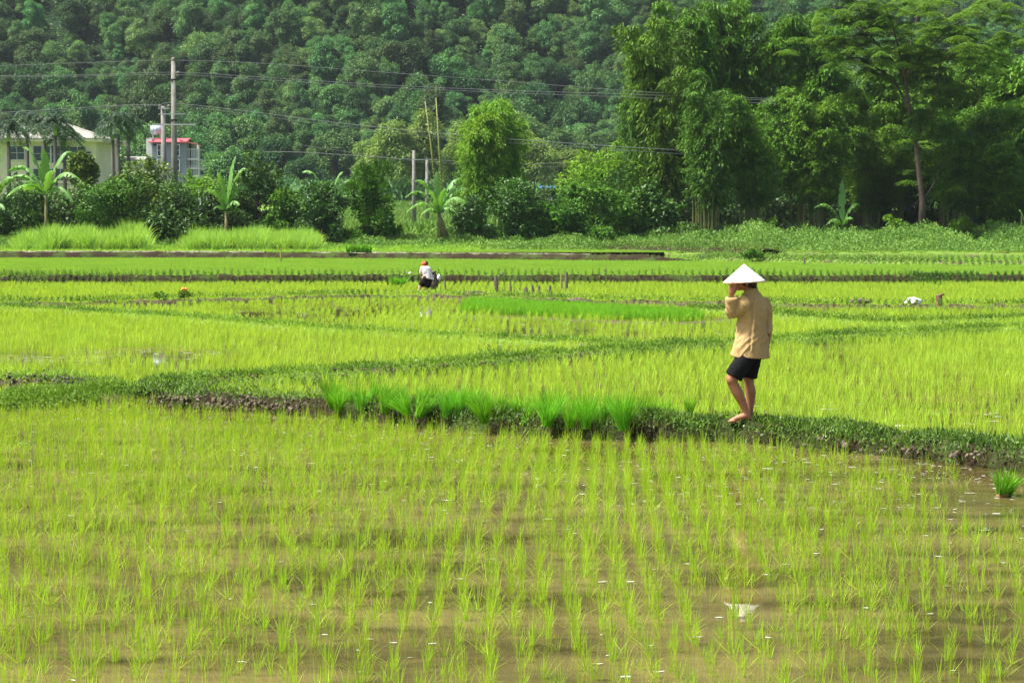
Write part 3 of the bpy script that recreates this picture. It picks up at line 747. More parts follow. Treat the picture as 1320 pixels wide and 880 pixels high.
# ---- bamboo
def bamboo_meshes(seed, H, spread, nculm, leaves_per=1900, L=.36, W=.075, mat=None, start=.22, plume=1.0):
    r = np.random.default_rng(seed); m = MB(); Pn = []; Dn = []
    for c in range(nculm):
        a = r.uniform(0, 6.28); h = H * r.uniform(.68, 1.0) * (1 - .10 * r.random()); b = r.uniform(0, .7)
        ln = spread * r.uniform(.25, 1.0); bxx, byy = b * math.cos(a), b * math.sin(a)
        P = []
        for k in range(11):
            t = k / 10; hor = ln * (t ** 2.2); z = h * (t - .13 * max(0, t - .72) ** 1.2 * 5)
            P.append(Vector((bxx + hor * math.cos(a), byy + hor * math.sin(a), z)))
        m.tube(P, [.055 * (1 - .85 * k / 10) for k in range(11)], 6, False)
        n = leaves_per
        t = start + (1 - start) * r.random(n) ** .8
        PP = np.array([tuple(p) for p in P]); kk = t * 10; i0 = np.minimum(kk.astype(int), 9); fr = (kk - i0)[:, None]
        base = PP[i0] * (1 - fr) + PP[i0 + 1] * fr
        # branchlets: leaves gather in drooping sprays
        nspray = n // 22; si = r.integers(0, nspray, n); st = start + (1 - start) * r.random(nspray) ** .75
        kk = st * 10; i0 = np.minimum(kk.astype(int), 9); fr = (kk - i0)[:, None]; sb = PP[i0] * (1 - fr) + PP[i0 + 1] * fr
        sa = r.uniform(0, 6.28, nspray); env = plume * (1.5 * np.sin(np.clip((st - start) / (1 - start), 0, 1) * 2.6 + .35) + .25)
        sl = r.uniform(.4, 1.1, nspray) * env
        u = r.random(n) ** .7; so = sl[si] * u
        x = sb[si, 0] + np.cos(sa[si]) * so; y = sb[si, 1] + np.sin(sa[si]) * so
        z = sb[si, 2] + .35 * so - .55 * so ** 1.7 * .8 + r.normal(0, .06, n)
        P3 = np.stack([x, y, z], 1) + r.normal(0, .10, (n, 3))
        D3 = np.stack([np.cos(sa[si]) * .7, np.sin(sa[si]) * .7, -.35 - u * .5], 1) + r.normal(0, .45, (n, 3))
        Pn.append(P3); Dn.append(D3)
    P3 = np.concatenate(Pn); D3 = np.concatenate(Dn); n = len(P3)
    Nr = r.normal(0, .5, (n, 3)) + np.array([0, 0, 1.0])
    V, Q = leaf_quads(P3, D3, Nr, L * r.uniform(.6, 1.3, n), W * r.uniform(.7, 1.3, n))
    fo = mesh_np('foliage', V, Q); fo.materials.append(mat or M['bamboo'])
    cu = mesh_py('culms', m.V, m.F, True); cu.materials.append(M['culm'])
    return fo, cu
BB = [bamboo_meshes(100 + i, 15.0, 3.4 + .5 * i, 15, 3000, .33, .07) for i in range(4)]
BBL = bamboo_meshes(120, 15, 3.0, 14, 2300, mat=M['shrub'])
bam = [  # px, D, top row, variant, width factor, label
    (862, 139, 26, 0, 1.0, 'tall rounded bamboo clump at the left end of the grove'),
    (830, 141, 70, 4, .62, 'slim light green bamboo column on the outer left edge of the grove'),
    (905, 149, 8, 1, 1.05, 'very tall bamboo clump whose dome tops the left part of the grove'),
    (915, 134, 92, 4, .8, 'lighter feathery bamboo plume drooping in front of the left part of the grove'),
    (968, 152, 14, 2, 1.1, 'tall dark bamboo clump behind the walking person and the drooping plumes'),
    (975, 136, 108, 3, .85, 'bamboo clump with a drooping rounded front right above the hat of the walking person'),
    (1030, 150, 24, 0, 1.1, 'broad bamboo clump rising left of the feathery tree'),
    (1052, 137, 118, 1, .85, 'dark bamboo clump hanging over the small banana plant'),
    (1098, 153, 60, 2, 1.1, 'bamboo clump standing behind the left branches of the feathery tree'),
    (1120, 141, 150, 3, .9, 'shaded bamboo clump left of the bare trunk of the feathery tree'),
    (1160, 154, 95, 0, 1.1, 'dark bamboo clump straight behind the trunk of the feathery tree'),
    (1222, 151, 70, 1, 1.1, 'bamboo clump behind the right branches of the feathery tree'),
    (1238, 136, 128, 2, .9, 'bamboo clump with a bright rounded crown right of the feathery tree trunk'),
    (1285, 152, 40, 3, 1.1, 'tall bamboo clump beyond the right branches of the feathery tree'),
    (1330, 143, 60, 0, 1.1, 'bamboo clump cut by the right edge of the picture'),
    (1300, 135, 190, 1, .8, 'low dark bamboo clump close to the right edge above the weedy bank'),
]
rb = np.random.default_rng(21)
for px_, D_, top_, v_, wf, lab in bam:
    fo, cu = (BB + [BBL])[v_]
    zb = float(gz(0, D_)); p = atY(px_, 300, D_); H = atY(px_, top_, D_).z - zb
    e = empty('bamboo_clump', (p.x, D_, zb), rb.uniform(0, 6.28), lab, 'bamboo', 'bamboo clumps of the grove on the right')
    sz = H / 12.3; wf *= 1.15; e.scale = (wf, wf, sz)
    link('foliage', fo, None, e); link('culms', cu, None, e)
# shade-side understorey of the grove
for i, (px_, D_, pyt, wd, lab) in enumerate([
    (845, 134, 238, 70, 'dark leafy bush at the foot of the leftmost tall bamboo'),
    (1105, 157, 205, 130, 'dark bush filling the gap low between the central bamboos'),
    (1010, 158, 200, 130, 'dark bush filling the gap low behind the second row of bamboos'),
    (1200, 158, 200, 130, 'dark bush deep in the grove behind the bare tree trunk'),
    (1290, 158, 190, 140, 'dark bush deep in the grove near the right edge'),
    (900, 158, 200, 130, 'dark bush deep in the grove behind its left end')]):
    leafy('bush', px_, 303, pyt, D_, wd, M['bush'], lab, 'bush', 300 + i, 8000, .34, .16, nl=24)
for i, (px_, wd, pyt, lab) in enumerate([(808, 34, 276, 'small bright yellow green shrub left of the grove foot'), (846, 34, 272, 'bright round shrub under the left bamboos'),
    (1150, 32, 272, 'bright shrub left of the bare trunk'), (1240, 46, 276, 'bright low shrub right of the bare trunk'), (992, 28, 270, 'little bright shrub under the middle bamboos'), (1282, 36, 280, 'bright low shrub near the right edge below the bamboos')]):
    leafy('shrub', px_, 303, pyt, 133.5, wd, M['bamboo_light'], lab, 'shrub', 330 + i, 1400, .22, .12, nl=10)  # all of them take the light bamboo leaf colour
# ---- feathery tree
def feathery_tree():
    D_ = 132.5; zb = float(gz(0, D_)); s = F / D_
    def w3(px, py, dy=0): p = atY(px, py, D_ + dy); return Vector((p.x, D_ + dy, p.z))
    base = w3(1188, 304); base.z = zb
    e = empty('feathery_tree', base, 0, 'tall feathery tree with a bare dark trunk and flat spreading crown before the bamboo', 'tree')
    off = base
    m = MB()
    T = [w3(1188, 306), w3(1189, 260), w3(1184, 215), w3(1180, 180), w3(1172, 140), w3(1167, 100)]
    m.tube([p - off for p in T], [.26, .21, .17, .15, .13, .10], 9)
    limbs = [[(1167, 100), (1150, 78, 1), (1120, 45, 2), (1085, 25, 2)], [(1167, 100), (1160, 70, -1), (1150, 30, -1), (1140, 8, -2)],
             [(1172, 140), (1150, 100, 2), (1100, 70, 3), (1070, 50, 3)], [(1167, 100), (1190, 70, -1), (1225, 35, -1), (1270, 15, -2)],
             [(1180, 180), (1205, 140, 0), (1212, 80, 1), (1225, 50, 2)], [(1205, 140), (1235, 115, 2), (1262, 70, 3)],
             [(1167, 100), (1175, 50, 3), (1185, 10, 4)], [(1189, 260), (1205, 235, 0), (1215, 205, 1)], [(1212, 80), (1250, 60, -2), (1290, 50, -3)], [(1120, 45), (1110, 20, 0), (1100, -8, 0)]]
    tips = []
    for l in limbs:
        P = [w3(q[0], q[1], q[2] if len(q) > 2 else 0) - off for q in l]
        r0 = .09 if len(l) > 3 else .07
        m.tube(P, [r0 * (1 - .7 * i / (len(P) - 1)) for i in range(len(P))], 6, False); tips += [(p, i) for i, p in enumerate(P) if i > 0]
    m.build('trunk', M['bark'], e, True)
    r = np.random.default_rng(77); Pn = []; Dn = []
    for p, i in tips:
        if p.z < 6.5 and True: ncl = 3
        else: ncl = 14
        for _ in range(ncl):
            c = np.array([p.x, p.y, p.z]) + r.normal(0, 1, 3) * np.array([1.15, 1.1, .5])
            # compound leaves radiating from the spray centre, nearly flat
            nf = 14
            for f in range(nf):
                a = r.uniform(0, 6.28); Lf = r.uniform(.5, .95); tt = np.linspace(.1, 1, 9)
                cx = c[0] + np.cos(a) * Lf * tt; cy = c[1] + np.sin(a) * Lf * tt; cz = c[2] + .15 * tt - .4 * tt ** 2 + r.normal(0, .05)
                for sg in (-1, 1):
                    Pn.append(np.stack([cx, cy, cz], 1)); b = a + sg * 1.2
                    Dn.append(np.stack([np.cos(b) + 0 * tt, np.sin(b) + 0 * tt, -.25 + 0 * tt], 1) + r.normal(0, .12, (9, 3)))
    P3 = np.concatenate(Pn); D3 = np.concatenate(Dn); n = len(P3)
    V, Q = leaf_quads(P3, D3, r.normal(0, .2, (n, 3)) + [0, 0, 1], np.full(n, .22), np.full(n, .085))
    link('crown', mesh_np('crown', V, Q), M['feather'], e)
    me, _, _ = crown_mesh('trunk_creeper', .85, .8, 1.3, 14, 3000, .16, .1, M['shrub'], 5, .3, .4, 0)
    o = link('creeper', me, None, e); o.location = w3(1180, 168) - off
feathery_tree()
# ---- trees and bushes of the hedge row (from left to right)
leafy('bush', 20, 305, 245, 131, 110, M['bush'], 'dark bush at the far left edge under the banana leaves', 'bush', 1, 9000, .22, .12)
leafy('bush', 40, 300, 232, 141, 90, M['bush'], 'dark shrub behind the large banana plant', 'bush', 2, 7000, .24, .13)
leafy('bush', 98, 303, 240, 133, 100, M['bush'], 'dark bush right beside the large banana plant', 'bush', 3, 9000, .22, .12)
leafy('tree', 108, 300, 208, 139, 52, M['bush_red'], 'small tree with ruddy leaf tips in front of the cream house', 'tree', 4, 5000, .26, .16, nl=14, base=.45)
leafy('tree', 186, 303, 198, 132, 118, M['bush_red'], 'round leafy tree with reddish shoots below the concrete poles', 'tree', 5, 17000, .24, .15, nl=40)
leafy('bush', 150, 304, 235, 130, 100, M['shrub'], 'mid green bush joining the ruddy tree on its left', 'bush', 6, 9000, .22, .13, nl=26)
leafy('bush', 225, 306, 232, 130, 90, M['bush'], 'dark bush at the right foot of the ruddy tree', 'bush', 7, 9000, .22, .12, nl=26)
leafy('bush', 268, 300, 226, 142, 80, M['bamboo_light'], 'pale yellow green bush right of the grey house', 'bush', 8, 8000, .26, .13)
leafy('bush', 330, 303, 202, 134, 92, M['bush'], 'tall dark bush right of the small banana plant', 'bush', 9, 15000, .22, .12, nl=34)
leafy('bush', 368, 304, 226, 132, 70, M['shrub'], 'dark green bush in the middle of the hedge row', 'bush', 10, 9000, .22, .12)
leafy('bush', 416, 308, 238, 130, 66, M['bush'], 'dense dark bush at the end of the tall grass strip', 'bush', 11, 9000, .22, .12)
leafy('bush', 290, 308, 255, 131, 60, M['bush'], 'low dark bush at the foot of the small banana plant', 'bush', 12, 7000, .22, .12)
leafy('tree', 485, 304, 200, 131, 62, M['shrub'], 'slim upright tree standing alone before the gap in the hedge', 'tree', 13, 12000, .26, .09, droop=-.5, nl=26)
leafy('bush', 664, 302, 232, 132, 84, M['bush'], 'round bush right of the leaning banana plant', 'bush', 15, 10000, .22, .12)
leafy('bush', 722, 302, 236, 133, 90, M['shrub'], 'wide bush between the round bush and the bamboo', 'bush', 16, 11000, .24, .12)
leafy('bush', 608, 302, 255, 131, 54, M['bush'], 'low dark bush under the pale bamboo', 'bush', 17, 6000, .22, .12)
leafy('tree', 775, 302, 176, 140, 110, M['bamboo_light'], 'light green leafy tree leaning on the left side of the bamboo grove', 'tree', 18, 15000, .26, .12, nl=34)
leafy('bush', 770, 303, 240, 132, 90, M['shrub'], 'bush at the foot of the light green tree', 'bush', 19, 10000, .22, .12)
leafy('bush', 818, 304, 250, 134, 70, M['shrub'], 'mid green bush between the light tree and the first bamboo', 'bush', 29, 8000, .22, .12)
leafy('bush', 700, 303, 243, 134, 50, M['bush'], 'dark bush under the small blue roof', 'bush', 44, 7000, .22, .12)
# pale bamboo clump in the middle
fo, cu = bamboo_meshes(140, 8.2, 1.5, 13, 2200, .3, .07, M['bamboo_light'], .2, .85)
for px_, D_, top_, wf, lab in ((616, 137, 134, 1.0, 'pale drooping bamboo clump behind the leaning banana plant'), (650, 141, 114, 1.15, 'pale taller bamboo clump rising behind the drooping one')):
    zb = float(gz(0, D_)); p = atY(px_, 300, D_); H = atY(px_, top_, D_).z - zb
    e = empty('bamboo_clump', (p.x, D_, zb), px_, lab, 'bamboo', 'pale bamboo clumps in the middle of the hedge'); e.scale = (wf, wf, H / 7.5)
    link('foliage', fo, None, e); link('culms', cu, None, e)
# bare culms
def pole_thing(name, P, rad, mat, label, cat, seg=8, group=None, nodes=False):
    m = MB(); P = [Vector(p) for p in P]; b = P[0]
    m.tube([p - b for p in P], rad, seg)
    if nodes:
        L_ = len(P)
        for i in range(1, 26):
            t = i / 26 * (L_ - 1); k = min(int(t), L_ - 2); q = P[k].lerp(P[k + 1], t - k) - b
            rr = rad[k] + (rad[k + 1] - rad[k]) * (t - k); m.ball(q, rr * 1.35, (1, 1, .4), 8)
    return tag(m.build(name, mat, None, True, b), label, cat, group)
pole_thing('bare_bamboo_shoot', [atY(562, 250, 139), atY(556, 190, 139), atY(548, 131, 139)], [.07, .06, .03], M['culm_yellow'], 'bare yellow bamboo shoot leaning left above the hedge gap', 'bamboo shoot', nodes=True)
pole_thing('bare_bamboo_shoot', [atY(570, 250, 138), atY(566, 190, 138), atY(562, 126, 138)], [.07, .06, .03], M['culm_yellow'], 'straight bare yellow bamboo shoot, right one of the pair', 'bamboo shoot', nodes=True)
# ---- banana plants
def banana(px, pyb, D_, leaves, stem_py, label, seed, lean=0, nstem=1, sd_=20):
    stem_py = stem_py + sd_
    r = random.Random(seed); zb = float(gz(0, D_)); s = F / D_; p = atY(px, pyb, D_)
    e = empty('banana_plant', (p.x, D_, zb), 0, label, 'banana plant'); top = Vector((lean, 0, atY(px, stem_py, D_).z - zb))
    for j in range(nstem):
        b = Vector((.35 * j, .3 * j, -.1)); m = MB()
        m.tube([b, b.lerp(top, .5), top], [.17, .13, .08], 10); m.build('stem', M['stem'], e, True)
    c0 = atY(px, stem_py, D_).z; stemdrop = sd_
    for (ex, ez, dy, Lw) in leaves:
        Lw = Lw * 1.1; ez = ez + stemdrop   # leaf tip offset (photo px from crown), half width m
        tip = Vector((ex / s, dy, ez / s)); n = 22
        ctrl = Vector((tip.x * .45, tip.y * .45, max(tip.z, 0) * .75 + .55 * abs(tip.x) + .25))
        V = []; Fc = []; b0 = top
        side = Vector((-tip.y, tip.x, 0)); side = side.normalized() if side.length > .05 else Vector((1, 0, 0))
        if abs(tip.x) > .8 * abs(tip.y): side = (side + Vector((0, 0, .35))).normalized()
        for i in range(n + 1):
            t = i / n; c = b0 + ctrl * (2 * t * (1 - t)) + tip * t * t
            wd = 0 if t < .12 else Lw * math.sin(min(1, (t - .10) / .9) ** .7 * math.pi) ** .6
            wd = max(wd, .03)
            for q, a in enumerate((-1, -.5, 0, .5, 1)):
                jag = r.uniform(.65, 1.1) if abs(a) == 1 else 1
                drop = -abs(a) * wd * .5 - (r.uniform(0, .12) if abs(a) == 1 else 0)
                V.append(c + side * a * wd * jag + Vector((0, 0, drop)))
        for i in range(n):
            for q in range(4):
                if q in (0, 3) and i > 4 and r.random() < .25: continue
                Fc.append([i * 5 + q, i * 5 + q + 1, (i + 1) * 5 + q + 1, (i + 1) * 5 + q])
        link('leaf', mesh_py('leaf', V, Fc, False), M['banana'], e)
    return e
banana(60, 298, 129.5, [(-62, -8, 1, .32), (-44, -22, -1.5, .34), (-32, 42, .5, .36), (0, 40, -.5, .34), (32, 36, .6, .3), (48, 0, -1, .34), (40, -28, -1.2, .3), (-20, -5, -2, .34), (18, 10, -2, .33), (-55, 10, 1, .3)], 232, 'large banana plant with wide arching leaves behind the tall grass', 1)
banana(-8, 300, 130.5, [(14, 60, 0, .4), (30, 20, -1, .34), (20, -20, -1, .34), (-20, 30, 0, .34), (8, 45, -1, .3)], 250, 'banana plant cut by the left edge of the picture', 2)
banana(292, 300, 129.5, [(12, 50, .3, .34), (28, 34, -.5, .3), (-32, 22, .5, .26), (-26, 4, -1, .24), (20, -12, -1, .3), (-8, 30, -1, .28), (26, 10, 0.5, .28), (-14, -18, -1, .22)], 252, 'small banana plant with upright leaves between dark bushes', 3)
banana(425, 300, 136, [(-36, 26, .5, .36), (36, 12, .5, .32), (42, -14, 0, .32), (-10, 14, -1, .3), (18, 26, 0, .3)], 248, 'banana plant rising behind the dense dark bush', 4)
banana(566, 300, 129.5, [(-44, 2, .3, .24), (-30, 22, -.5, .26), (-4, 34, .4, .26), (28, 24, .4, .28), (40, 10, .5, .28), (36, -6, -.6, .26), (-42, -18, -.6, .26), (-22, -22, -1.5, .22), (10, 12, -1.5, .26), (22, -18, -1.5, .22), (-14, 10, -2, .22)], 256, 'pale banana plant with yellowing leaves below the bare bamboo shoots', 5, nstem=3)
banana(1086, 303, 134.6, [(0, 40, .3, .26), (-36, 4, .2, .26), (-24, -18, -1, .24), (22, 8, 0, .24), (10, -10, -1, .2)], 272, 'small dark banana plant in the shade of the grove', 6)
banana(1326, 308, 128, [(-12, 26, .3, .2), (-10, 4, -.5, .22), (10, 20, 0, .2)], 296, 'banana leaves poking in at the right edge below the bamboo', 7)
# ---- royal palms
def palm_meshes(seed):
    r = np.random.default_rng(seed); nf = 24; Pn = []; Dn = []; Nn = []; m = MB()
    for f in range(nf):
        a = f * 2.399 + r.normal(0, .15); el = r.uniform(-.35, 1.35); L_ = r.uniform(2.0, 2.7)
        t = np.linspace(0.05, 1, 46); hor = L_ * (np.cos(el) * t * .8 + .25 * t * t); z = L_ * (np.sin(el) * t - .80 * t ** 2.1)
        x, y = hor * np.cos(a), hor * np.sin(a)
        m.tube([Vector((x[i], y[i], z[i])) for i in range(0, 46, 9)], [.04, .035, .03, .02, .015, .01], 4, False)
        for sg in (-1, 1):
            for rep in range(2):
                Pn.append(np.stack([x, y, z], 1)); b = a + sg * 1.15
                Dn.append(np.stack([np.cos(b) + 0 * t, np.sin(b) + 0 * t, -.75 + 0 * t], 1) + r.normal(0, .28, (46, 3)))
    P3 = np.concatenate(Pn); D3 = np.concatenate(Dn); n = len(P3)
    V, Q = leaf_quads(P3, D3, r.normal(0, .5, (n, 3)) + [0, 0, 1], r.uniform(.35, .75, n), np.full(n, .06))
    V2 = np.array([tuple(v) for v in m.V])
    cr = mesh_np('fronds', np.concatenate([V, V2]), np.concatenate([Q, np.array(m.F) + len(V)])); cr.materials.append(M['palm']); return cr
PM = [palm_meshes(s) for s in (1, 2, 3)]
def palm(px, D_, pycrown, v, label, sc=1.0):
    zb = float(gz(0, D_)); p = atY(px, 250, D_); H = atY(px, pycrown, D_).z - zb
    e = empty('royal_palm', (p.x, D_, zb), px, label, 'palm tree', 'royal palms beside the cream house')
    m = MB(); m.tube([(0, 0, 0), (0, 0, H * .4), (0, 0, H - 1.4)], [.19, .17, .14], 12); m.build('trunk', M['palm_trunk'], e, True)
    m = MB(); m.tube([(0, 0, H - 1.4), (0, 0, H - .9), (0, 0, H)], [.17, .16, .07], 10); m.build('crownshaft', M['crownshaft'], e, True)
    o = link('fronds', PM[v], None, e, (0, 0, H - .05)); o.scale = (sc,) * 3
for a in [(12, 168, 168, 0, 'leftmost royal palm, cut close to the left edge'), (36, 172, 158, 1, 'second royal palm from the left, before the cream house roof'), (58, 169, 162, 2, 'royal palm before the middle of the cream house'),
          (72, 166, 160, 0, 'royal palm covering the right windows of the cream house'), (84, 170, 176, 1, 'lowest drooping royal palm before the cream house'), (146, 168, 166, 2, 'left palm of the cluster between the two houses'),
          (153, 165, 158, 0, 'thick trunked palm in the middle of the cluster between the houses'), (166, 170, 160, 1, 'right palm of the cluster between the houses')]:
    palm(a[0], a[1], a[2] - 7, a[3], a[4], .72)
# ---- tall grass strips
cane_t = []
for i in range(6):
    out = []
    for _ in range(26):
        v, q = blades(6, 1.8, 0, .055, .4, 4, .06, .5, .45, r1); v = v + np.array([r1.uniform(-.5, .5), r1.uniform(-.4, .4), 0]); out.append((v, q))
    V, Q = merge(out); cane_t.append(template('cane', V, Q, M['cane']))
for (x0, x1, lab) in ((22, 196, 'tall pale green grass strip at far left before the banana plant'), (238, 408, 'second tall pale green grass strip before the dark bushes')):
    n = 300; a = r1.uniform(x0, x1, n); d = r1.uniform(121.5, 127, n); hN = np.array([noise.noise(Vector((q * .05, 0, 2))) for q in a])
    pts = np.array([(atY(q, 300, dd).x, dd, float(gz(0, dd)) ) for q, dd in zip(a, d)])
    ed = np.clip(np.minimum(a - x0, x1 - a) / 14, .35, 1)
    geoscatter('tall_grass', pts, r1.uniform(0, 6.28, n), (.95 + hN * .6) * r1.uniform(.75, 1.05, n) * (.6 + .4 * ed), r1.integers(0, 6, n), cane_t, lab, 'tall grass')
# ---- weedy bank below grove & ground cover
def cover(name, label, x0, x1, y0, y1, n, L, mat, hfun, seed, cat='weeds', up=.6, wid=.45):
    r = np.random.default_rng(seed); x = r.uniform(x0, x1, n); y = r.uniform(y0, y1, n)
    h = np.array([hfun(a, b) for a, b in zip(x, y)]); k = (h > .02) & vis(x, y, gz(x, y) + .3, 80); x, y, h = x[k], y[k], h[k]; n = len(x)
    z = gz(x, y) + h * r.random(n) ** .6
    D = r.normal(0, 1, (n, 3)); D[:, 2] = np.abs(D[:, 2]) + up; Nr = r.normal(0, .6, (n, 3)) + [0, -.3, 1]
    V, Q = leaf_quads(np.stack([x, y, z], 1), D, Nr, L * r.uniform(.6, 1.5, n), L * wid * r.uniform(.7, 1.3, n))
    return tag(link(name, mesh_np(name, V, Q), mat), label, cat, kind='stuff')
nz3 = lambda a, b, s, k: noise.noise(Vector((a * s, b * s, k)))
cover('bank_herbs', 'rough weedy growth on the bank under the bamboo grove', 9, 38, 117, 133, 110000, .16, M['meadow'],
      lambda a, b: max(0, .32 + .75 * nz3(a, b, .35, 1) + .5 * nz3(a, b, 1.6, 11)) * (1.0 + .5 * (b > 123)) * min(1, (a - 8.5) / 5), 1)
cover('hedge_foot_grass', 'rough grass at the foot of the hedge row', -36, 14, 124.5, 134, 80000, .17, M['meadow'], lambda a, b: max(0, .18 + .5 * nz3(a, b, .4, 4) + .35 * nz3(a, b, 1.6, 12)), 2)
cover('grove_shade_floor', 'dark undergrowth added on the grove floor to deepen its shade', 5, 44, 131, 160, 60000, .25, M['bush'], lambda a, b: max(0, .3 + .9 * nz3(a, b, .3, 7)), 3)  # dark leaf layer added so the grove interior reads as deep shade
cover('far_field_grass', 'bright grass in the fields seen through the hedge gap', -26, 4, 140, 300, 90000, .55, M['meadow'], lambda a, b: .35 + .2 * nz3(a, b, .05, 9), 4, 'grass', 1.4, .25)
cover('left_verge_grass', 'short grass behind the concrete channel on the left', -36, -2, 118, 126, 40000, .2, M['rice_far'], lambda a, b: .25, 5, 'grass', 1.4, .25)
cover('grove_shade_filler', 'dark undergrowth added behind the grove to deepen its shade', 6, 75, 158, 175, 50000, .4, M['bush'], lambda a, b: max(0, 1.6 + 1.2 * nz3(a, b, .2, 7)), 13)  # dark filler added so gaps between the bamboos stay in shade
cover('hedge_shade_filler', 'dark undergrowth added behind the left hedge row to deepen its shade', -50, -12, 134, 142, 50000, .3, M['bush'], lambda a, b: max(0, 1.3 + 1.0 * nz3(a, b, .3, 8)), 14)  # dark filler added so the gaps under the bushes read as shade
# ---- valley trees at the foot of the hill
HT = []
for i in range(7):
    me, Cc, rl = crown_mesh('crown', 3.9, 3.9, 4.2, 34, 12000, .42, .20, M['hill_leaf'], 500 + i, .35, .36, 4.8)
    m = trunk_mb(4.6, .18, [(c[0] * .7, c[1] * .7, c[2] * .7 + 6.2) for c in Cc[:5]], 500 + i); tr = mesh_py('trunk', m.V, m.F, True); tr.materials.append(M['bark'])
    HT.append((me, tr))
for i in range(3):    # bamboo-like plumes
    me, Cc, rl = crown_mesh('crown', 2.6, 2.6, 5.6, 28, 10000, .50, .15, M['hill_leaf'], 520 + i, .9, .42, 6.6)
    m = trunk_mb(5, .14, [], 520 + i); tr = mesh_py('trunk', m.V, m.F, True); tr.materials.append(M['bark']); HT.append((me, tr))
YT = []
for i in range(3):
    me, Cc, rl = crown_mesh('crown', 2.8, 2.8, 6.0, 26, 6000, .60, .16, M['bamboo_yellow'], 540 + i, .9, .42, 6.2)
    m = trunk_mb(5, .14, [], 540 + i); tr = mesh_py('trunk', m.V, m.F, True); tr.materials.append(M['bark']); YT.append((me, tr))
LM = [(-999, 'far left edge'), (40, 'cream house'), (110, 'cluster of palms'), (175, 'two concrete poles'), (235, 'grey house'), (290, 'small banana plant'), (350, 'dark hedge bushes'), (400, 'banana plant behind the hedge'),
      (455, 'slim upright tree'), (515, 'slim grey poles'), (545, 'bare bamboo shoots'), (590, 'pale bamboo'), (670, 'round bush'), (730, 'light green tree'), (800, 'left end of the grove'), (900, 'walking person'), (1020, 'feathery tree'), (1250, 'right edge')]
def landmark(px): return [n for a, n in LM if px >= a][-1]
def hill_label(px, py, s, v):
    size = 'large' if s > .84 else 'small' if s < .56 else 'middling'; kind = 'plume shaped' if v > 6 else 'round crowned'
    ht = 'just above the hill foot' if py > 200 else 'low on the slope' if py > 165 else 'level with the lower wires' if py > 125 else 'level with the upper wires' if py > 80 else 'higher up the slope'
    return '%s %s tree %s over the %s' % (size, kind, ht, landmark(px))
def far_tree(pair, x, y, z, s, rz, name, label, cat, group=None, sz=None):
    e = empty(name, (x, y, z), rz, label, cat, group); e.scale = (s, s, sz or s)
    link('crown', pair[0], None, e); link('trunk', pair[1], None, e)
r5 = np.random.default_rng(31)
for i, (px_, D_, top_, s_, lab) in enumerate([
    (505, 300, 150, 1.15, 'pale yellowish bamboo clump left of the bare shoots at the hill foot'), (545, 305, 138, 1.25, 'largest pale yellowish clump behind the bare bamboo shoots'),
    (475, 310, 170, 1.0, 'dull yellow green clump at the hill foot above the hedge gap'), (600, 310, 150, 1.1, 'yellowish clump half hidden by the pale bamboo'),
    (690, 300, 165, 1.1, 'pale clump on the valley floor right of the pale bamboo'), (735, 305, 185, 1.1, 'pale clump on the valley floor left of the light green tree')]):
    z = float(gz(0, D_)); s = F / D_; p = atY(px_, 250, D_); H = atY(px_, top_, D_).z - z
    far_tree(YT[i % 3], p.x, D_, z, s_ * 1.1, i * 1.3, 'valley_bamboo', lab, 'bamboo', 'yellowish bamboo clumps at the hill foot', H / 12.5)
cover('foot_of_hill_scrub', 'dark scrub where the valley floor meets the hill', -110, 110, 296, 352, 90000, 1.1, M['hill_leaf'], lambda a, b: max(.3, 2.2 + 2.5 * nz3(a, b, .09, 7)), 15)
for i in range(30):
    px_ = -20 + i * 46 + r5.normal(0, 8); D_ = r5.uniform(318, 345); p = atY(px_, 250, D_)
    if 440 < px_ < 620 and i % 2: continue
    s_ = r5.uniform(.75, 1.25)
    far_tree(HT[int(r5.integers(7))], p.x, D_, float(gz(0, D_)), s_, r5.uniform(0, 6.28), 'valley_tree', ('tall' if s_ > 1 else 'shorter') + ' dark green tree at the hill foot beyond the ' + landmark(px_), 'tree', 'dark trees along the foot of the hill')
# ---- hillside forest: nearest as trees of their own, the rest one wood
pts = []
yv = 352.0
while yv < 760:
    st = 3.9 + (yv - 350) * .010; halfw = yv * .30 + 22
    for xv in np.arange(-halfw, halfw, st): pts.append((xv + r5.normal(0, st * .3), yv + r5.normal(0, 1.6)))
    yv += 3.9 + (yv - 350) * .014
pts = np.array(pts); hz = hill_z(pts[:, 0], pts[:, 1])
ss = np.clip(r5.normal(.72, .22, len(pts)), .4, 1.35); vv = r5.choice(10, len(pts), p=[.08] * 7 + [.146, .147, .147])
rzv = r5.uniform(0, 6.28, len(pts))
ppx, ppy = proj(pts[:, 0], pts[:, 1], hz + 5)
score = pts[:, 1] + np.where((ppx < 0) | (ppx > 810), 1e4, 0) + np.where(ppy > 262, 1e4, 0)
near = np.argsort(score)[:290]; nm = np.zeros(len(pts), bool); nm[near] = True
for i in near:
    far_tree(HT[vv[i]], pts[i, 0], pts[i, 1], hz[i] - .6, ss[i], rzv[i], 'hillside_tree', hill_label(ppx[i], ppy[i], ss[i], vv[i]), 'tree', 'trees on the lower slope of the hill', ss[i] * r5.uniform(.75, 1.35))
tp = []
for c, t in HT:
    b = bmesh.new(); b.from_mesh(c); b.from_mesh(t); me = bpy.data.meshes.new('forest_tree'); b.to_mesh(me); b.free(); me.materials.clear(); me.materials.append(M['hill_leaf'])
    tp.append(bpy.data.objects.new('forest_tree', me))
rh = np.random.default_rng(88); nH = 200000
hx_ = rh.uniform(-190, 190, nH); hy_ = 345 + 240 * rh.random(nH) ** 1.3
hh = np.abs(rh.normal(0, 1.0, nH)) + .2
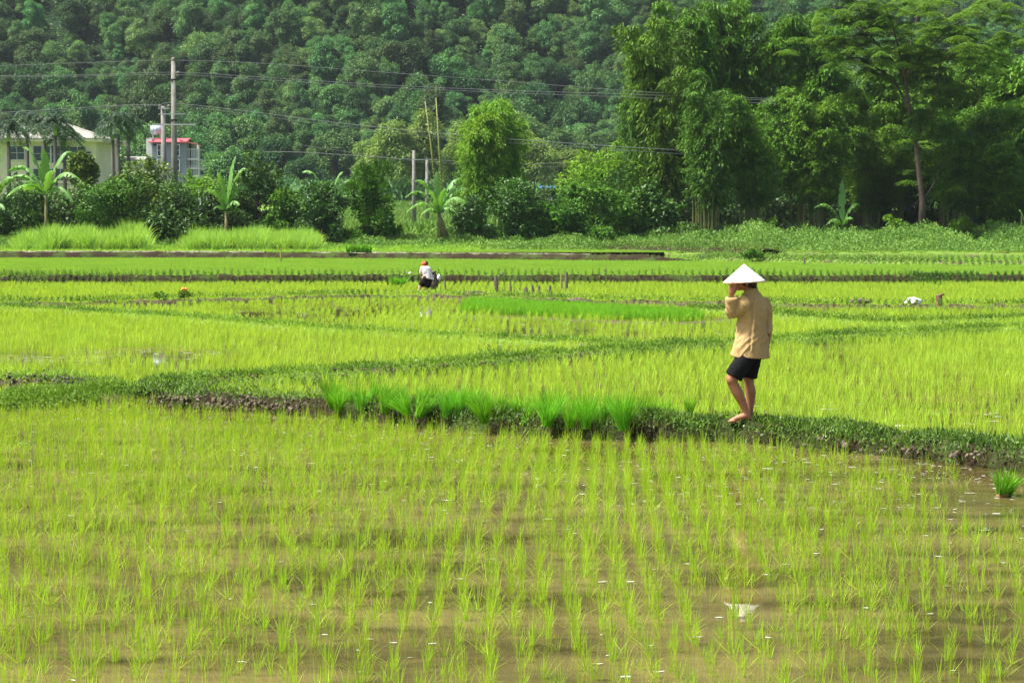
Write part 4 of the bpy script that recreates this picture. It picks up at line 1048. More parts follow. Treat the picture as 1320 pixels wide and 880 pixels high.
Ph = np.stack([hx_, hy_, hill_z(hx_, hy_) + hh], 1); Dh = rh.normal(0, 1, (nH, 3)); Dh[:, 2] = Dh[:, 2] * .5 - .2
Vh, Qh = leaf_quads(Ph, Dh, rh.normal(0, .6, (nH, 3)) + [0, -.4, 1], rh.uniform(.5, 1.2, nH), rh.uniform(.25, .55, nH))
tag(link('hill_undergrowth', mesh_np('hill_undergrowth', Vh, Qh), M['hill_leaf']), 'dense scrub covering the ground between the hillside trees', 'scrub', kind='stuff')
k = ~nm
geoscatter('hill_forest', np.stack([pts[k, 0], pts[k, 1], hz[k] - .6], 1), rzv[k], ss[k], vv[k], tp, 'dense green wood covering the upper slope of the hill', 'forest')
# ------------------------------------------------------------------ houses
def part_box(name, c, d, mat, parent, rz=0):
    m = MB(); m.box(c, d, rz); return m.build(name, mat, parent)
def window(parent, x, z, w_, h_, y, mat=None, rows=1, cols=2, face='front'):
    """frame proud of the wall (wall face at y), panes set in it"""
    fr = MB(); t = .07
    def b(cx, cz, dx, dz, yy=0, dy=.1):
        fr.box((cx, y - .03 + yy, cz), (dx, dy, dz))
    b(x, z + h_ / 2, w_ + t, t); b(x, z - h_ / 2, w_ + t, t); b(x - w_ / 2, z, t, h_ - t); b(x + w_ / 2, z, t, h_ - t)
    for c in range(1, cols): b(x - w_ / 2 + w_ * c / cols, z, t * .7, h_ - t)
    for c in range(1, rows): b(x, z - h_ / 2 + h_ * c / rows, w_ - t, t * .6, 0, .08)
    f = fr.build('window', mat or M['porcelain'], parent)
    g = MB(); g.box((x, y - .012, z), (w_ - t, .02, h_ - t)); g.build('pane', M['glass'], f)
    return f
def cream_house():
    D_ = 185; s = F / D_; zb = float(gz(0, D_)); x1 = atY(128, 180, D_).x; x0 = atY(-60, 180, D_).x
    ze = atY(0, 183, D_).z; zr = atY(0, 158, D_ + 5).z
    e = empty('cream_house', ((x0 + x1) / 2, D_, zb), 0, 'cream two storey house with grey hipped roof behind the palms', 'house')
    L_ = x1 - x0; dp = 10; h = ze - zb
    part_box('wall', (0, dp / 2, h / 2), (L_ - .6, dp, h), M['cream'], e)
    part_box('cornice', (0, dp / 2, h + .16), (L_ + 1.0, dp + 1.6, .32), M['cream'], e)
    m = MB(); a, b = L_ / 2 + .6, dp / 2 + .9; zt = h + .33; zp = zr - zb; ri = L_ / 2 - 4.5
    V = [(-a, dp / 2 - b, zt), (a, dp / 2 - b, zt), (a, dp / 2 + b, zt), (-a, dp / 2 + b, zt), (-ri, dp / 2, zp), (ri, dp / 2, zp)]
    m.add(V, [[0, 1, 5, 4], [1, 2, 5], [2, 3, 4, 5], [3, 0, 4], [0, 3, 2, 1]]); m.build('roof', M['tile'], e)
    m = MB(); m.tube([(-ri, dp / 2, zp), (ri, dp / 2, zp)], .12, 6); m.tube([(ri, dp / 2, zp), (a, dp / 2 - b, zt + .02)], .1, 6); m.build('ridge', M['tile'], e)
    part_box('floor_band', (0, -.06, h * .52), (L_ - .5, .12, .3), M['cream'], e)
    for (wx, wz, ww, wh, c) in ((100, 198, 1.5, 1.3, 2), (78, 199, 1.7, 1.6, 2), (54, 198, 1.6, 1.4, 2), (22, 197, 1.4, 1.3, 2), (112.5, 198.5, .75, .5, 1), (100, 226, 1.6, 1.5, 2), (78, 228, 1.6, 1.5, 2), (54, 228, 1.6, 1.5, 2)):
        p = atY(wx, wz, D_); window(e, p.x - (x0 + x1) / 2, p.z - zb, ww, wh, 0, M['steel'], 2, c)
cream_house()
def grey_house():
    D_ = 200; zb = float(gz(0, D_)); xa, xb, xc = [atY(q, 200, D_).x for q in (188.5, 196, 240.5)]
    h = atY(0, 183.2, D_).z - zb; xm = (xb + xc) / 2
    e = empty('grey_house', (xm, D_, zb), 0, 'narrow grey three storey house with red sheet roof and steel water tank', 'house')
    W_ = xc - xb; dp = 9
    part_box('wall', (0, dp / 2, h / 2), (W_, dp, h), M['grey_wall'], e)
    hw = atY(0, 178, D_).z - zb
    m = MB(); m.box((xa - xm + (xb - xa) / 2 - .004, dp / 2, hw / 2), (xb - xa, dp, hw)); m.build('side_wall', M['white_wall'], e)
    # red roof: sloping towards us
    m = MB(); z0 = h + .02; z1 = atY(0, 176.5, D_).z - zb; x2 = atY(250.5, 200, D_).x - xm; xl = xb - xm - .3; xr = atY(239, 200, D_).x - xm
    m.add([(xl, -.4, z0), (x2 - .75, -.4, z0), (xr, 3.4, z1), (xl, 3.4, z1), (xl, -.4, z0 - .08), (x2 - .75, -.4, z0 - .08), (xr, 3.4, z1 - .08), (xl, 3.4, z1 - .08)],
          [[0, 1, 2, 3], [7, 6, 5, 4], [0, 4, 5, 1], [1, 5, 6, 2], [2, 6, 7, 3], [3, 7, 4, 0]]); m.build('roof', M['red_roof'], e)
    zc = z0 - .06
    m = MB(); m.add([(x2 - 1.5, -.1, zc + .3), (x2, -.1, zc - .12), (x2, 5, zc - .12), (x2 - 1.5, 5, zc + .3), (x2 - 1.5, -.1, zc + .22), (x2, -.1, zc - .2), (x2, 5, zc - .2), (x2 - 1.5, 5, zc + .22)],
          [[0, 1, 2, 3], [7, 6, 5, 4], [0, 4, 5, 1], [1, 5, 6, 2], [2, 6, 7, 3], [3, 7, 4, 0]]); m.build('porch_roof', M['red_roof'], e)
    for (wx, wz, ww, wh) in ((227.5, 194, .62, 1.1), (207, 194, .62, 1.1), (227.5, 213, .62, 1.1), (207, 213, .62, 1.1)):
        p = atY(wx, wz, D_); window(e, p.x - xm, p.z - zb, ww, wh, 0, M['porcelain'], 2, 2)
    p = atY(199.5, 187, D_); part_box('vent', (p.x - xm, -.02, p.z - zb), (.25, .06, .2), M['dark'], e)
    # balconies on the right flank
    xr = xc - xm
    for i, zz in enumerate((202, 214, 224)):
        z = atY(0, zz + 3, D_).z - zb
        part_box('balcony', (xr + .62, 2.2, z), (1.2, 4.0, .18), M['white_wall'], e)
        m = MB()
        m.box((xr + .62, .25, z + .98), (1.2, .06, .06)); m.box((xr + 1.19, 2.2, z + .98), (.06, 3.9, .06))
        for q in range(7): m.box((xr + .1 + q * .17, .25, z + .53), (.035, .035, .85))
        m.build('balcony_rail', M['porcelain'], e)
        part_box('balcony_door', (xr + .02, 2.2, z + 1.1), (.05, 1.2, 1.9), M['dark'], e)
    m = MB(); m.tube([(xr + 1.12, .4, 0), (xr + 1.12, .4, h - .3)], .13, 8); m.build('porch_column', M['cream'], e)
    # tank
    x = atY(196.5, 170, D_).x; z = atY(0, 175.5, D_).z
    t = empty('water_tank', (x, D_ + 2.5, z), 0, 'shiny horizontal steel water tank on the grey house roof', 'water tank')
    m = MB(); m.tube([(-.62, 0, .72), (-.58, 0, .72), (.58, 0, .72), (.62, 0, .72)], [.35, .46, .46, .35], 18)
    for q in (-.3, 0, .3): m.tube([(q - .02, 0, .72), (q + .02, 0, .72)], .48, 18)
    m.build('drum', M['tank'], t, True)
    m = MB()
    for q in (-.4, .4):
        for yy in (-.3, .3): m.box((q, yy, .1), (.06, .06, .6))
        m.box((q, 0, .42), (.06, .7, .06))
    m.build('stand', M['steel'], t); m = MB(); m.tube([(0, 0, 1.16), (0, 0, 1.26)], [.14, .1], 10); m.build('lid', M['tank'], t)
grey_house()
for (px_, py_, D_, wd, lab, mt, nm, cat) in ((171, 206, 195, 24, 'low pale shed with grey roof between palms and grey house', 'tile', 'shed', 'shed'), (568, 262, 170, 10, 'small bright blue panel board behind the pale banana plant', 'blue', 'board', 'board'),
    (706, 242, 175, 12, 'blue sheet roof just showing above the wide bush', 'blue', 'shed', 'shed'), (268, 236, 190, 26, 'low house with rusty brown roof right of the grey house', 'rust', 'low_house', 'house'),
    (980, 268, 175, 46, 'low house with brown roof glimpsed through the grove', 'rust', 'low_house', 'house'), (1150, 270, 178, 60, 'pale low house glimpsed behind the bare tree trunk', 'rust', 'low_house', 'house')):
    zb = float(gz(0, D_)); s = F / D_; p = atY(px_, py_, D_); W_ = wd / s; h = p.z - zb
    e = empty(nm, (p.x, D_, zb), 0, lab, cat)
    if nm == 'board':
        part_box('panel', (0, 0, h), (.55, .06, 1.7), M['blue'], e); m = MB(); m.tube([(0, .1, 0), (0, .1, h + .3)], .06, 8); m.build('post', M['steel'], e); continue
    part_box('wall', (0, 1.5, h / 2), (W_, 3, h), M['white_wall'], e)
    m = MB(); a = W_ / 2 + .3; m.add([(-a, -.3, h), (a, -.3, h), (a, 3.3, h), (-a, 3.3, h), (-a, 1.5, h + min(.6, W_ * .2)), (a, 1.5, h + min(.6, W_ * .2))], [[0, 1, 5, 4], [2, 3, 4, 5], [1, 2, 5], [3, 0, 4], [0, 3, 2, 1]]); m.build('roof', M[mt], e)
    part_box('door', (W_ * .2, -.02, 1.0), (.9, .06, 2.0), M['dark'], e)
    window(e, -W_ * .22, h * .6, min(1.2, W_ * .3), min(1.1, h * .4), 0)
# ------------------------------------------------------------------ poles and wires
def util_pole(px, pytop, D_, r0, r1_, label, arms, name='utility_pole'):
    zb = float(gz(0, D_)); p = atY(px, pytop, D_); H = p.z - zb
    e = empty(name, (p.x, D_, zb), 0, label, 'utility pole')
    m = MB(); m.tube([(0, 0, -.3), (0, 0, H * .5), (0, 0, H)], [r0, (r0 + r1_) / 2, r1_], 12); m.build('pole', M['concrete'], e, True)
    for (py_, x0, x1, th) in arms:
        z = atY(px, py_, D_).z - zb; a = atY(x0, py_, D_).x - p.x; b = atY(x1, py_, D_).x - p.x
        m = MB(); m.box(((a + b) / 2, -r0 - .04, z), (b - a, .08, th)); m.build('crossarm', M['steel'], e)
    return e, H, p
e, H, p = util_pole(223.5, 79, 136, .26, .15, 'tall weathered concrete utility pole above the ruddy tree', [(161, 197, 253, .10), (147.5, 205, 240, .06)])
m = MB(); m.ball((0, 0, H + .1), .14, (1, 1, 1.2), 10); m.build('insulator', M['concrete'], e, True)
for z_ in (atY(0, 94.5, 136).z, atY(0, 97.5, 136).z):
    m = MB(); m.ball((.32, -.1, z_ - float(gz(0, 136))), .12, (1, 1, 1), 8); m.tube([(0, -.1, z_ - float(gz(0, 136))), (.3, -.1, z_ - float(gz(0, 136)))], .035, 6); m.build('insulator', M['concrete'], e, True)
for py_ in (103, 155):
    m = MB(); z_ = atY(0, py_, 136).z - float(gz(0, 136)); m.tube([(0, 0, z_ - .05), (0, 0, z_ + .05)], .215 if py_ < 120 else .235, 12); m.build('clamp', M['dark'], e)
e, H, p = util_pole(210.5, 137, 137, .2, .17, 'shorter concrete pole just left of the tall pole', [(140, 205, 220, .09)])
for q in (-.2, .42):
    m = MB(); m.ball((q, -.25, H - .02), .10, (1, 1, 1.2), 8); m.build('insulator', M['concrete'], e, True)
util_pole(533.5, 194, 165, .22, .12, 'slim grey concrete pole in the hedge gap, left of two', [(206, 531, 541, .07), (233, 531, 541, .07)])
util_pole(550.5, 205, 172, .2, .12, 'slim grey pole in the hedge gap, right of two', [(206, 541, 560, .08), (240, 546, 552, .07)])
def wire(pix, D_, rad, label):
    rad = rad * .85
    P = [atY(a, b, D_ + (d[0] if d else 0)) for (a, b, *d) in pix]; P = [Vector(q) for q in P]
    # smooth through the points
    Q = []
    for i in range(len(P) - 1):
        p0 = P[max(i - 1, 0)]; p1 = P[i]; p2 = P[i + 1]; p3 = P[min(i + 2, len(P) - 1)]
        for k in range(8):
            t = k / 8; Q.append(.5 * ((2 * p1) + (p2 - p0) * t + (2 * p0 - 5 * p1 + 4 * p2 - p3) * t * t + (3 * p1 - p0 - 3 * p2 + p3) * t ** 3))
    Q.append(P[-1]); b = Q[0]; m = MB(); m.tube([q - b for q in Q], rad, 5, False)
    return tag(m.build('power_line', M['wire'], None, True, b), label, 'power line', 'power lines strung from the poles')
wire([(-60, 87), (0, 85), (110, 81), (223.5, 78), (340, 82), (460, 91), (640, 104), (820, 118), (1000, 128)], 136, 0.016, 'topmost power line running over the tip of the tall pole')
wire([(-60, 99), (0, 98), (110, 97), (226, 93.5), (340, 100), (500, 110), (660, 117), (820, 122), (1000, 130)], 135.8, 0.017, 'upper of the twin power lines fixed beside the tall pole')
wire([(-60, 100.5), (0, 99.5), (110, 98.5), (226, 96.5), (340, 103), (500, 113), (660, 120), (820, 126), (1000, 134)], 135.8, 0.017, 'lower of the twin power lines fixed beside the tall pole')
wire([(-60, 149), (0, 145.5), (90, 140), (160, 136), (206, 135), (223, 133), (330, 145), (440, 159), (600, 175), (765, 187), (900, 195)], 136.6, 0.024, 'thick power line from the short pole towards the pale bamboo')
wire([(-60, 152), (0, 148), (90, 142.5), (160, 137.5), (206, 136.5), (223, 135.5), (330, 149), (440, 163), (600, 180), (765, 191), (900, 200)], 136.6, 0.016, 'thin power line just under the thick one from the short pole')
wire([(340, 196), (400, 197), (533, 206), (555, 206), (660, 212), (740, 209), (850, 206)], 165, .03, 'distant power line over the two slim grey poles')
wire([(380, 186), (533, 208), (556, 209), (660, 216), (745, 214), (850, 212)], 165, 0.016, 'lower distant power line at the slim grey poles')
# ------------------------------------------------------------------ stakes and small things
def stake(px, py0, py1, z, label, rad=.035, lean=0, mat='stake', top=None):
    b = at(px, py1, z); D_ = b.y; t = atY(px + lean, py0, D_); m = MB(); rr = random.Random(int(px * 10))
    P = [b + Vector((0, 0, -.2)), b.lerp(t, .5) + Vector((rr.uniform(-.01, .01), 0, 0)), t]
    m.tube([p - b for p in P], [rad, rad * rr.uniform(.85, 1.1), rad * rr.uniform(.6, .95)], 7)
    return tag(m.build('wooden_stake', M[mat], None, False, b), label, 'stake', 'wooden stakes in the middle fields')
stake(640.5, 356, 377, 0, 'thick dark wooden stake leaning left of the group of five', .065, -1.6)
stake(658.5, 363, 379, 0, 'pale thin stake between the thick stake and the group of five', .035, -1)
stake(675.5, 371, 386, 0, 'left stake of the crossed pair in the group', .04, 1.5)
stake(679.5, 369.5, 387, 0, 'right stake of the crossed pair in the group', .045, -1.2)
stake(687, 367.5, 387, 0, 'dark reddish stake in the centre of the group of five', .055, -1)
stake(695.5, 368.5, 386, 0, 'pale reddish stake right of the centre of the group', .04, -.8)
stake(708.8, 368, 386, 0, 'straight stake at the right end of the group of five', .05, 0)
stake(521.8, 347.5, 361, 0.02, 'short grey stake against the dark bank left of the worker', .045)
stake(647.8, 351, 363, 0.02, 'grey stake against the dark bank above the thick dark stake', .045)
stake(723.5, 353, 374, 0, 'pale bamboo stake beside the tallest stake', .045, .5, 'culm_yellow')
stake(729.8, 350.5, 375, 0, 'tallest brown stake standing out over the dark bank', .06, .8)
stake(734.5, 354, 364, 0.02, 'tiny pale stake right of the tallest stake', .03)
stake(780.5, 345.5, 362, 0.02, 'slender grey stake rising over the bank right of the concrete slab', .05, .6)
stake(791.5, 353, 363, 0.02, 'short stake on the bank right of the slender one', .04)
stake(747, 352.5, 362, 0.02, 'short dark stake touching the left end of the slab', .05)
stake(807.5, 356, 364, 0.02, 'stubby stake on the bank farthest right before the hat', .04)
stake(1137, 351.5, 360, .02, 'dark little stake on the bank right of the walking person', .05)
stake(573.5, 361, 375, 0, 'thin stake right of the worker and the bag', .03, 0)
stake(1037, 333, 341, .28, 'pale short stake on the terrace above the bank', .05, 0)
stake(789.5, 294, 316, .6, 'dark post standing at the edge of the grove', .07, .3)
stake(362, 320, 333, .45, 'pale stake at the break in the concrete channel', .05, 0, 'culm_yellow')
p = at(752, 363, .02); m = MB()
m.box((0, 0, .12), (.95, .5, .08), .1); m.box((-.35, .05, .0), (.2, .4, .2), .1); m.box((.3, .05, .0), (.2, .4, .2), .1)
tag(m.build('concrete_slab', M['lip'], None, False, p), 'small grey concrete slab bridging the ditch below the dark bank', 'slab')
# white plastic bag
def crumple(name, p, r, sc, mat, label, cat, seed, seg=14):
    m = MB(); m.ball((0, 0, 0), r, sc, seg)
    V = []
    for v in m.V:
        v = Vector(v); n_ = noise.fractal(v / r * 1.3 + Vector((seed, 0, 0)), 1, 2, 4); V.append(v * (1 + .55 * n_) + Vector((0, 0, r * sc[2] * .8)))
    m.V = V; return tag(m.build(name, M[mat], None, False, p), label, cat)
crumple('plastic_bag', at(1178, 392, .14), .14, (1.6, 1, .7), 'plastic', 'crumpled white plastic bag on the bund right of the walking person', 'plastic bag', 3)
crumple('plastic_scrap', at(530, 353, .31), .08, (1.3, 1, .6), 'plastic', 'white scrap lying on the dark bank left of the worker', 'litter', 8)
crumple('plastic_scrap', at(782, 362, .03), .09, (1.4, 1, .6), 'plastic', 'small white scrap at the foot of the slender grey stake', 'litter', 5)
crumple('earth_lump', at(1109, 391, .11), .15, (2.0, 1, .5), 'rock', 'reddish brown lump of earth on the field bund', 'earth lump', 6)
crumple('rubble_heap', at(745, 390, .08), .15, (2.4, 1, .45), 'rock', 'grey heap of clods at the right of the stake group', 'rubble heap', 2)
crumple('rubble_heap', at(612, 381, .08), .15, (2.2, 1, .5), 'rock', 'brown heap of clods on the bund below the thick stake', 'rubble heap', 12)
crumple('fallen_scrap', at(566, 282, 1.9), .35, (1.2, 1, .7), 'plastic', 'white bundle in the bright field seen through the hedge gap', 'bundle', 4)
p = at(1210, 391, .14); m = MB(); m.tube([(0, 0, -.1), (.01, 0, .1), (.0, 0, .22)], [.10, .09, .085], 9); m.tube([(-.02, 0, .2), (.14, 0, .25)], .035, 6)
tag(m.build('tree_stump', plain('stump_bark', (.22, .12, .06), .9, (.14, .08, .05), 10), None, False, p), 'small reddish brown stump on the bund right of the white bag', 'stump')
# flowering plant on the left bund
p = at(238, 388, .14); e = empty('flowering_plant', p, 0, 'leafy plant with one orange flower on the left field bund', 'plant')
me, _, _ = crown_mesh('leaves', .22, .2, .13, 10, 260, .07, .05, M['weed_far'], 60, .1, .4, .14); link('leaves', me, None, e)
m = MB(); m.tube([(0, 0, 0), (.0, 0, .30)], .01, 5); m.build('stem', M['stem'], e)
m = MB()
for q in range(7):
    a = q * .9; m.ball((.05 * math.cos(a), .05 * math.sin(a) - .03, .32 + .02 * (q % 2)), .04, (1, .5, .8), 6)
m.build('flower', M['flower'], e, True)
p = at(207, 388, .14); e = empty('weed_plant', p, 0, 'dark leafy plant left of the orange flower', 'plant')
me, _, _ = crown_mesh('leaves', .24, .2, .12, 10, 240, .07, .05, M['weed_far'], 61, .1, .4, .13); link('leaves', me, None, e)
for (a, b, z, s, lab) in ((968, 333, .45, 1.0, 'low dark green shrub on the far terrace above the hat'),):
    p = at(a, b, z); e = empty('low_shrub', p, 0, lab, 'shrub'); me, _, _ = crown_mesh('leaves', .7 * s, .5, .22 * s, 14, 900, .14, .09, M['shrub'], 62, .1, .4, .18); link('leaves', me, None, e)
# ------------------------------------------------------------------ people
def organic(name, m, voxel, mat, parent=None, smooth=8, wr=None, factor=.5):
    me = mesh_py(name, m.V, m.F); o = bpy.data.objects.new(name, me); C.objects.link(o)
    md = o.modifiers.new('r', 'REMESH'); md.mode = 'VOXEL'; md.voxel_size = voxel
    sm = o.modifiers.new('s', 'SMOOTH'); sm.iterations = smooth; sm.factor = factor
    dg = bpy.context.evaluated_depsgraph_get(); ne = bpy.data.meshes.new_from_object(o.evaluated_get(dg))
    bpy.data.objects.remove(o); ne.name = name
    if wr:
        nr = [v.normal.copy() for v in ne.vertices]
        for v, n_ in zip(ne.vertices, nr): v.co += n_ * wr(v.co)
    for p_ in ne.polygons: p_.use_smooth = True
    ne.materials.clear(); ne.materials.append(mat)
    return link(name, ne, None, parent)
def walking_person():
    base = at(957, 543, .215); S = F / base.y
    def q(px, py, y=0.0): return Vector(((px - 957) / S, y, (544 - py) / S))
    e = empty('person', base, 0, 'barefoot person in tan shirt and black shorts walking the near bund, hand on conical hat', 'person')
    b = MB()
    # legs
    b.tube([q(965, 456, -.04), q(953, 470, -.08), q(943, 486, -.09), q(940.5, 490, -.09)], [.07, .08, .066, .06], 14)
    b.tube([q(941, 486, -.09), q(943.5, 495, -.088), q(949.5, 506, -.08), q(955, 517, -.075), q(960, 529, -.07), q(963, 536, -.07)], [.060, .056, .058, .047, .036, .034], 14)
    b.ball(q(941, 489, -.10), .056, (1, .95, 1.15))
    b.tube([q(968, 456, .04), q(968, 470, .07), q(965.5, 488, .07)], [.07, .08, .062], 14)
    b.tube([q(965.5, 486, .07), q(966.3, 496, .07), q(968.5, 507, .075), q(968.5, 518, .07), q(968, 529, .07), q(967.5, 537, .07)], [.056, .052, .058, .046, .034, .033], 14)
    # feet: front foot flat with the heel slightly raised
    for (hx, hy, tx, ty, y) in ((964, 538, 937.5, 543.2, -.07), (968, 540.5, 946, 545.5, .07)):
        b.tube([q(hx + 1, hy - 1.5, y), q(hx - 5, hy - 2.2, y), q((hx + tx) / 2 - 1, (hy + ty) / 2 - 1.8, y), q(tx + 5, ty - 1.4, y), q(tx + 2.5, ty - .9, y)], [.030, .036, .032, .024, .016], 12)
        b.ball(q(hx, hy + .5, y), .033, (1.1, .95, .9))
        b.ball(q(tx + 6, ty - .8, y), .028, (1.3, 1.5, .65))
        for k in range(5):
            yy = y + (k - 2) * .017; L_ = (0, -1, -1.6, -2.6, -3.6)[k] * -.35
            b.tube([q(tx + 5.5, ty - .6, yy), q(tx + 2 + L_, ty - .5, yy), q(tx + L_ - (1.0 if k == 0 else 0), ty, yy)], [.012, .011 if k else .013, .009 if k else .011], 6)
    # trunk, neck, head
    b.rings([(q(966, 456), .12, .10, .5, 0), (q(967, 440), .12, .10, .5, 0), (q(967, 420), .135, .10, .5, 0), (q(968, 400), .15, .11, .7, 0), (q(968, 386), .15, .10, .8, 0), (q(967, 380), .09, .07, .6, 0)], 18)
    b.tube([q(967, 386), q(965, 376), q(961, 368)], [.06, .052, .055], 12)
    b.ball(q(960, 361, .0), .088, (1.0, .86, 1.12), 18)
    b.ball(q(954, 367, .012), .062, (.95, .85, 1.0), 14)       # jaw
    b.ball(q(952, 372, .02), .03, (1.0, .9, .8), 10)           # chin
    b.tube([q(950.5, 360, .025), q(947.6, 366, .035), q(949, 367.5, .03)], [.010, .014, .012], 8)    # nose
    b.tube([q(949.3, 370, .02), q(949.2, 370.2, .045)], [.011, .011], 8)   # lips
    b.ball(q(960.5, 366.5, -.078), .022, (.7, .5, 1.2), 10)     # ear
    # raised arm
    b.tube([q(959, 387, -.12), q(952, 397, -.09), q(945, 404, -.05)], [.05, .042, .036], 12)
    b.tube([q(945, 404, -.05), q(942, 394, -.09), q(940.2, 386, -.125), q(939.5, 381, -.14)], [.036, .034, .027, .024], 12)
    # hand: palm then four curled fingers over the brim and a thumb below
    b.rings([(q(939.6, 382, -.14), .026, .018, 0, 0), (q(940.2, 377, -.15), .034, .020, 0, 0), (q(941.2, 371.5, -.155), .045, .020, 0, 0), (q(941.6, 368.5, -.155), .043, .018, 0, 0)], 12)
    for k, (fx, ln) in enumerate(((937.8, 4.6), (940.2, 5.6), (942.7, 5.4), (945.1, 4.4))):
        b.tube([q(fx * .8 + 941.2 * .2, 371, -.155), q(fx, 368, -.172), q(fx, 368 - ln * .6, -.185), q(fx + .3, 368 - ln, -.165)], [.0115, .0105, .0095, .008], 8)
    b.tube([q(944, 376, -.14), q(946.4, 372.5, -.12), q(947, 369, -.105), q(946.2, 366.4, -.10)], [.013, .012, .0105, .009], 8)
    # other arm: hanging behind, hand at the hip
    b.tube([q(984, 388, .10), q(990, 402, .13), q(992, 414, .13)], [.046, .040, .036], 12)
    b.tube([q(992, 414, .13), q(992.5, 424, .10), q(991, 433, .06)], [.036, .030, .024], 12)
    b.rings([(q(991, 433, .06), .024, .016, .5, 0), (q(990.6, 437, .05), .030, .017, .5, 0), (q(990, 441, .04), .032, .016, .5, 0)], 10)
    for k in range(4):
        b.tube([q(990.3 + (k - 1.5) * 1.3, 440.5, .04 + .008 * k), q(989.6 + (k - 1.5) * 1.4, 444, .03 + .008 * k), q(988.2 + (k - 1.5) * 1.2, 446.3, .02 + .008 * k)], [.010, .009, .0075], 7)
    b.tube([q(989.5, 435, .04), q(987.6, 438, .025), q(987, 440.5, .02)], [.011, .010, .009], 7)
    organic('body', b, .0065, M['skin'], e, 3, None, .4)
    # eyes and mouth details
    for (y) in (-.008, .052):
        m = MB(); m.ball(q(950.6, 362.5, y), .010, (1, 1, .7), 8); m.build('eye', M['dark'], e, True)
    # hair
    h = MB(); h.ball(q(962.5, 360.5, 0), .098, (1.05, .93, 1.0), 16); h.ball(q(968.5, 365.5, 0), .052, (1, 1.1, 1.1), 12); h.ball(q(971.5, 369.5, -.01), .026, (1, 1, .9), 10)
    organic('hair', h, .008, M['hair'], e, 3, lambda c: .006 * noise.noise(c * 60))
    # shirt
    def fold(c):
        hem = min(1, max(0, (c.z - .66) / .12))
        def ridge(n_): return (1 - min(1, abs(n_) * 2.6)) ** 2
        a = .013 * ridge(noise.noise(Vector((c.x * 9 + c.z * 3.5, c.y * 9, c.z * 2.0)))) + .006 * noise.noise(Vector((c.x * 7, c.y * 7, c.z * 3)))
        a += .010 * ridge(noise.noise(Vector(((c.x - c.z * .75) * 13 + 4, c.y * 8, (c.x + c.z * .75) * 3.2)))) * (.5 + .5 * math.tanh((.98 - c.z) * 12))
        a += .008 * ridge(noise.noise(Vector(((c.x + c.z * .6) * 16 + 9, c.y * 9, c.z * 4)))) * (.5 + .5 * math.tanh((c.z - 1.05) * 14))
        # deep vertical pleat down the back and drag lines from the raised arm
        a -= .010 * math.exp(-((c.x - .085 - .10 * (c.z - 1.1)) / .012) ** 2) * (1 if .75 < c.z < 1.3 else 0)
        a += .008 * math.exp(-((c.x - .105 - .10 * (c.z - 1.1)) / .010) ** 2) * (1 if .75 < c.z < 1.3 else 0)
        a = (a - .004) * (.25 + .75 * hem) - .006 * (1 - hem)
        return a
    s = MB()
    s.rings([(q(966.4, 461.5), .218, .175, .35, -.06), (q(966.8, 452), .205, .165, .35, -.02), (q(967.2, 442), .185, .155, .35, 0), (q(967.7, 430), .162, .14, .4, 0), (q(968, 418), .160, .135, .45, 0),
             (q(968.5, 405), .166, .135, .6, 0), (q(969.5, 396), .172, .132, .7, 0), (q(969.5, 388), .160, .12, .75, 0), (q(968.5, 382), .125, .095, .7, 0), (q(967.5, 377.5), .082, .075, .6, 0), (q(967, 373.5), .066, .062, .5, .1)], 28)
    s.tube([q(963, 387, -.09), q(957, 392, -.10), q(951, 400, -.08), q(945.5, 403, -.055)], [.085, .086, .080, .070], 16)
    s.tube([q(945, 406, -.05), q(942.5, 400, -.075), q(941.5, 393, -.10), q(941, 386, -.12), q(940.5, 383, -.125)], [.060, .072, .070, .070, .060], 16)
    s.tube([q(982, 388, .09), q(988, 400, .12), q(990.5, 413, .125), q(991, 424, .10), q(989.8, 432, .065)], [.070, .062, .056, .050, .046], 14)
    so = organic('shirt', s, .0085, M['shirt'], e, 5, fold, .5)
    c = MB(); n = 20; cc = q(967.2, 374.5)
    c.rings([(cc + Vector((0, 0, -.035)), .078, .070, .5, .15), (cc + Vector((0, 0, .0)), .072, .066, .5, .15), (cc + Vector((-.002, 0, .022)), .069, .063, .5, .15), (cc + Vector((-.002, 0, .018)), .060, .055, .5, .15), (cc + Vector((0, 0, -.03)), .06, .055, .5, .15)], n, False)
    c.build('collar', M['shirt'], so, True)
    # rolled cuff
    k = MB(); k.tube([q(941.2, 388, -.115), q(940.6, 384.5, -.125), q(940.4, 382.6, -.13), q(940.6, 384.3, -.125)], [.071, .074, .066, .045], 16, False); k.build('cuff', M['shirt'], so, True)
    # bracelet
    k = MB()
    for i in range(14):
        a = i / 14 * 6.283; k.ball(q(939.6, 382.6 - .0, -.138) + Vector((.028 * math.cos(a), .025 * math.sin(a), .004 * math.sin(a * 2))), .0055, (1, 1, 1), 6)
    k.build('bracelet', M['dark'], e, True)
    # shorts
    t = MB()
    t.rings([(q(967, 445), .15, .125, .4, 0), (q(966, 456), .165, .14, .4, 0), (q(965.5, 463), .165, .14, .4, 0)], 20)
    t.tube([q(961, 458, -.06), q(955.5, 468, -.08), q(948.5, 478, -.088), q(944, 485.5, -.09)], [.108, .105, .098, .096], 18)
    t.tube([q(969, 458, .06), q(968.5, 468, .07), q(967.5, 478, .07), q(966, 488, .07)], [.104, .098, .092, .088], 18)
    organic('shorts', t, .0085, M['shorts'], e, 4, lambda c: .007 * noise.noise(Vector((c.x * 14, c.y * 14, c.z * 9))) + .003 * noise.noise(c * 40))
    # hat: conical, hollow, with rim and chin band
    hc = q(958.3, 363.3, -.0); apex = q(957.7, 340.6, 0) - hc; m = MB(); seg = 48; R_ = .222
    hs_ = []
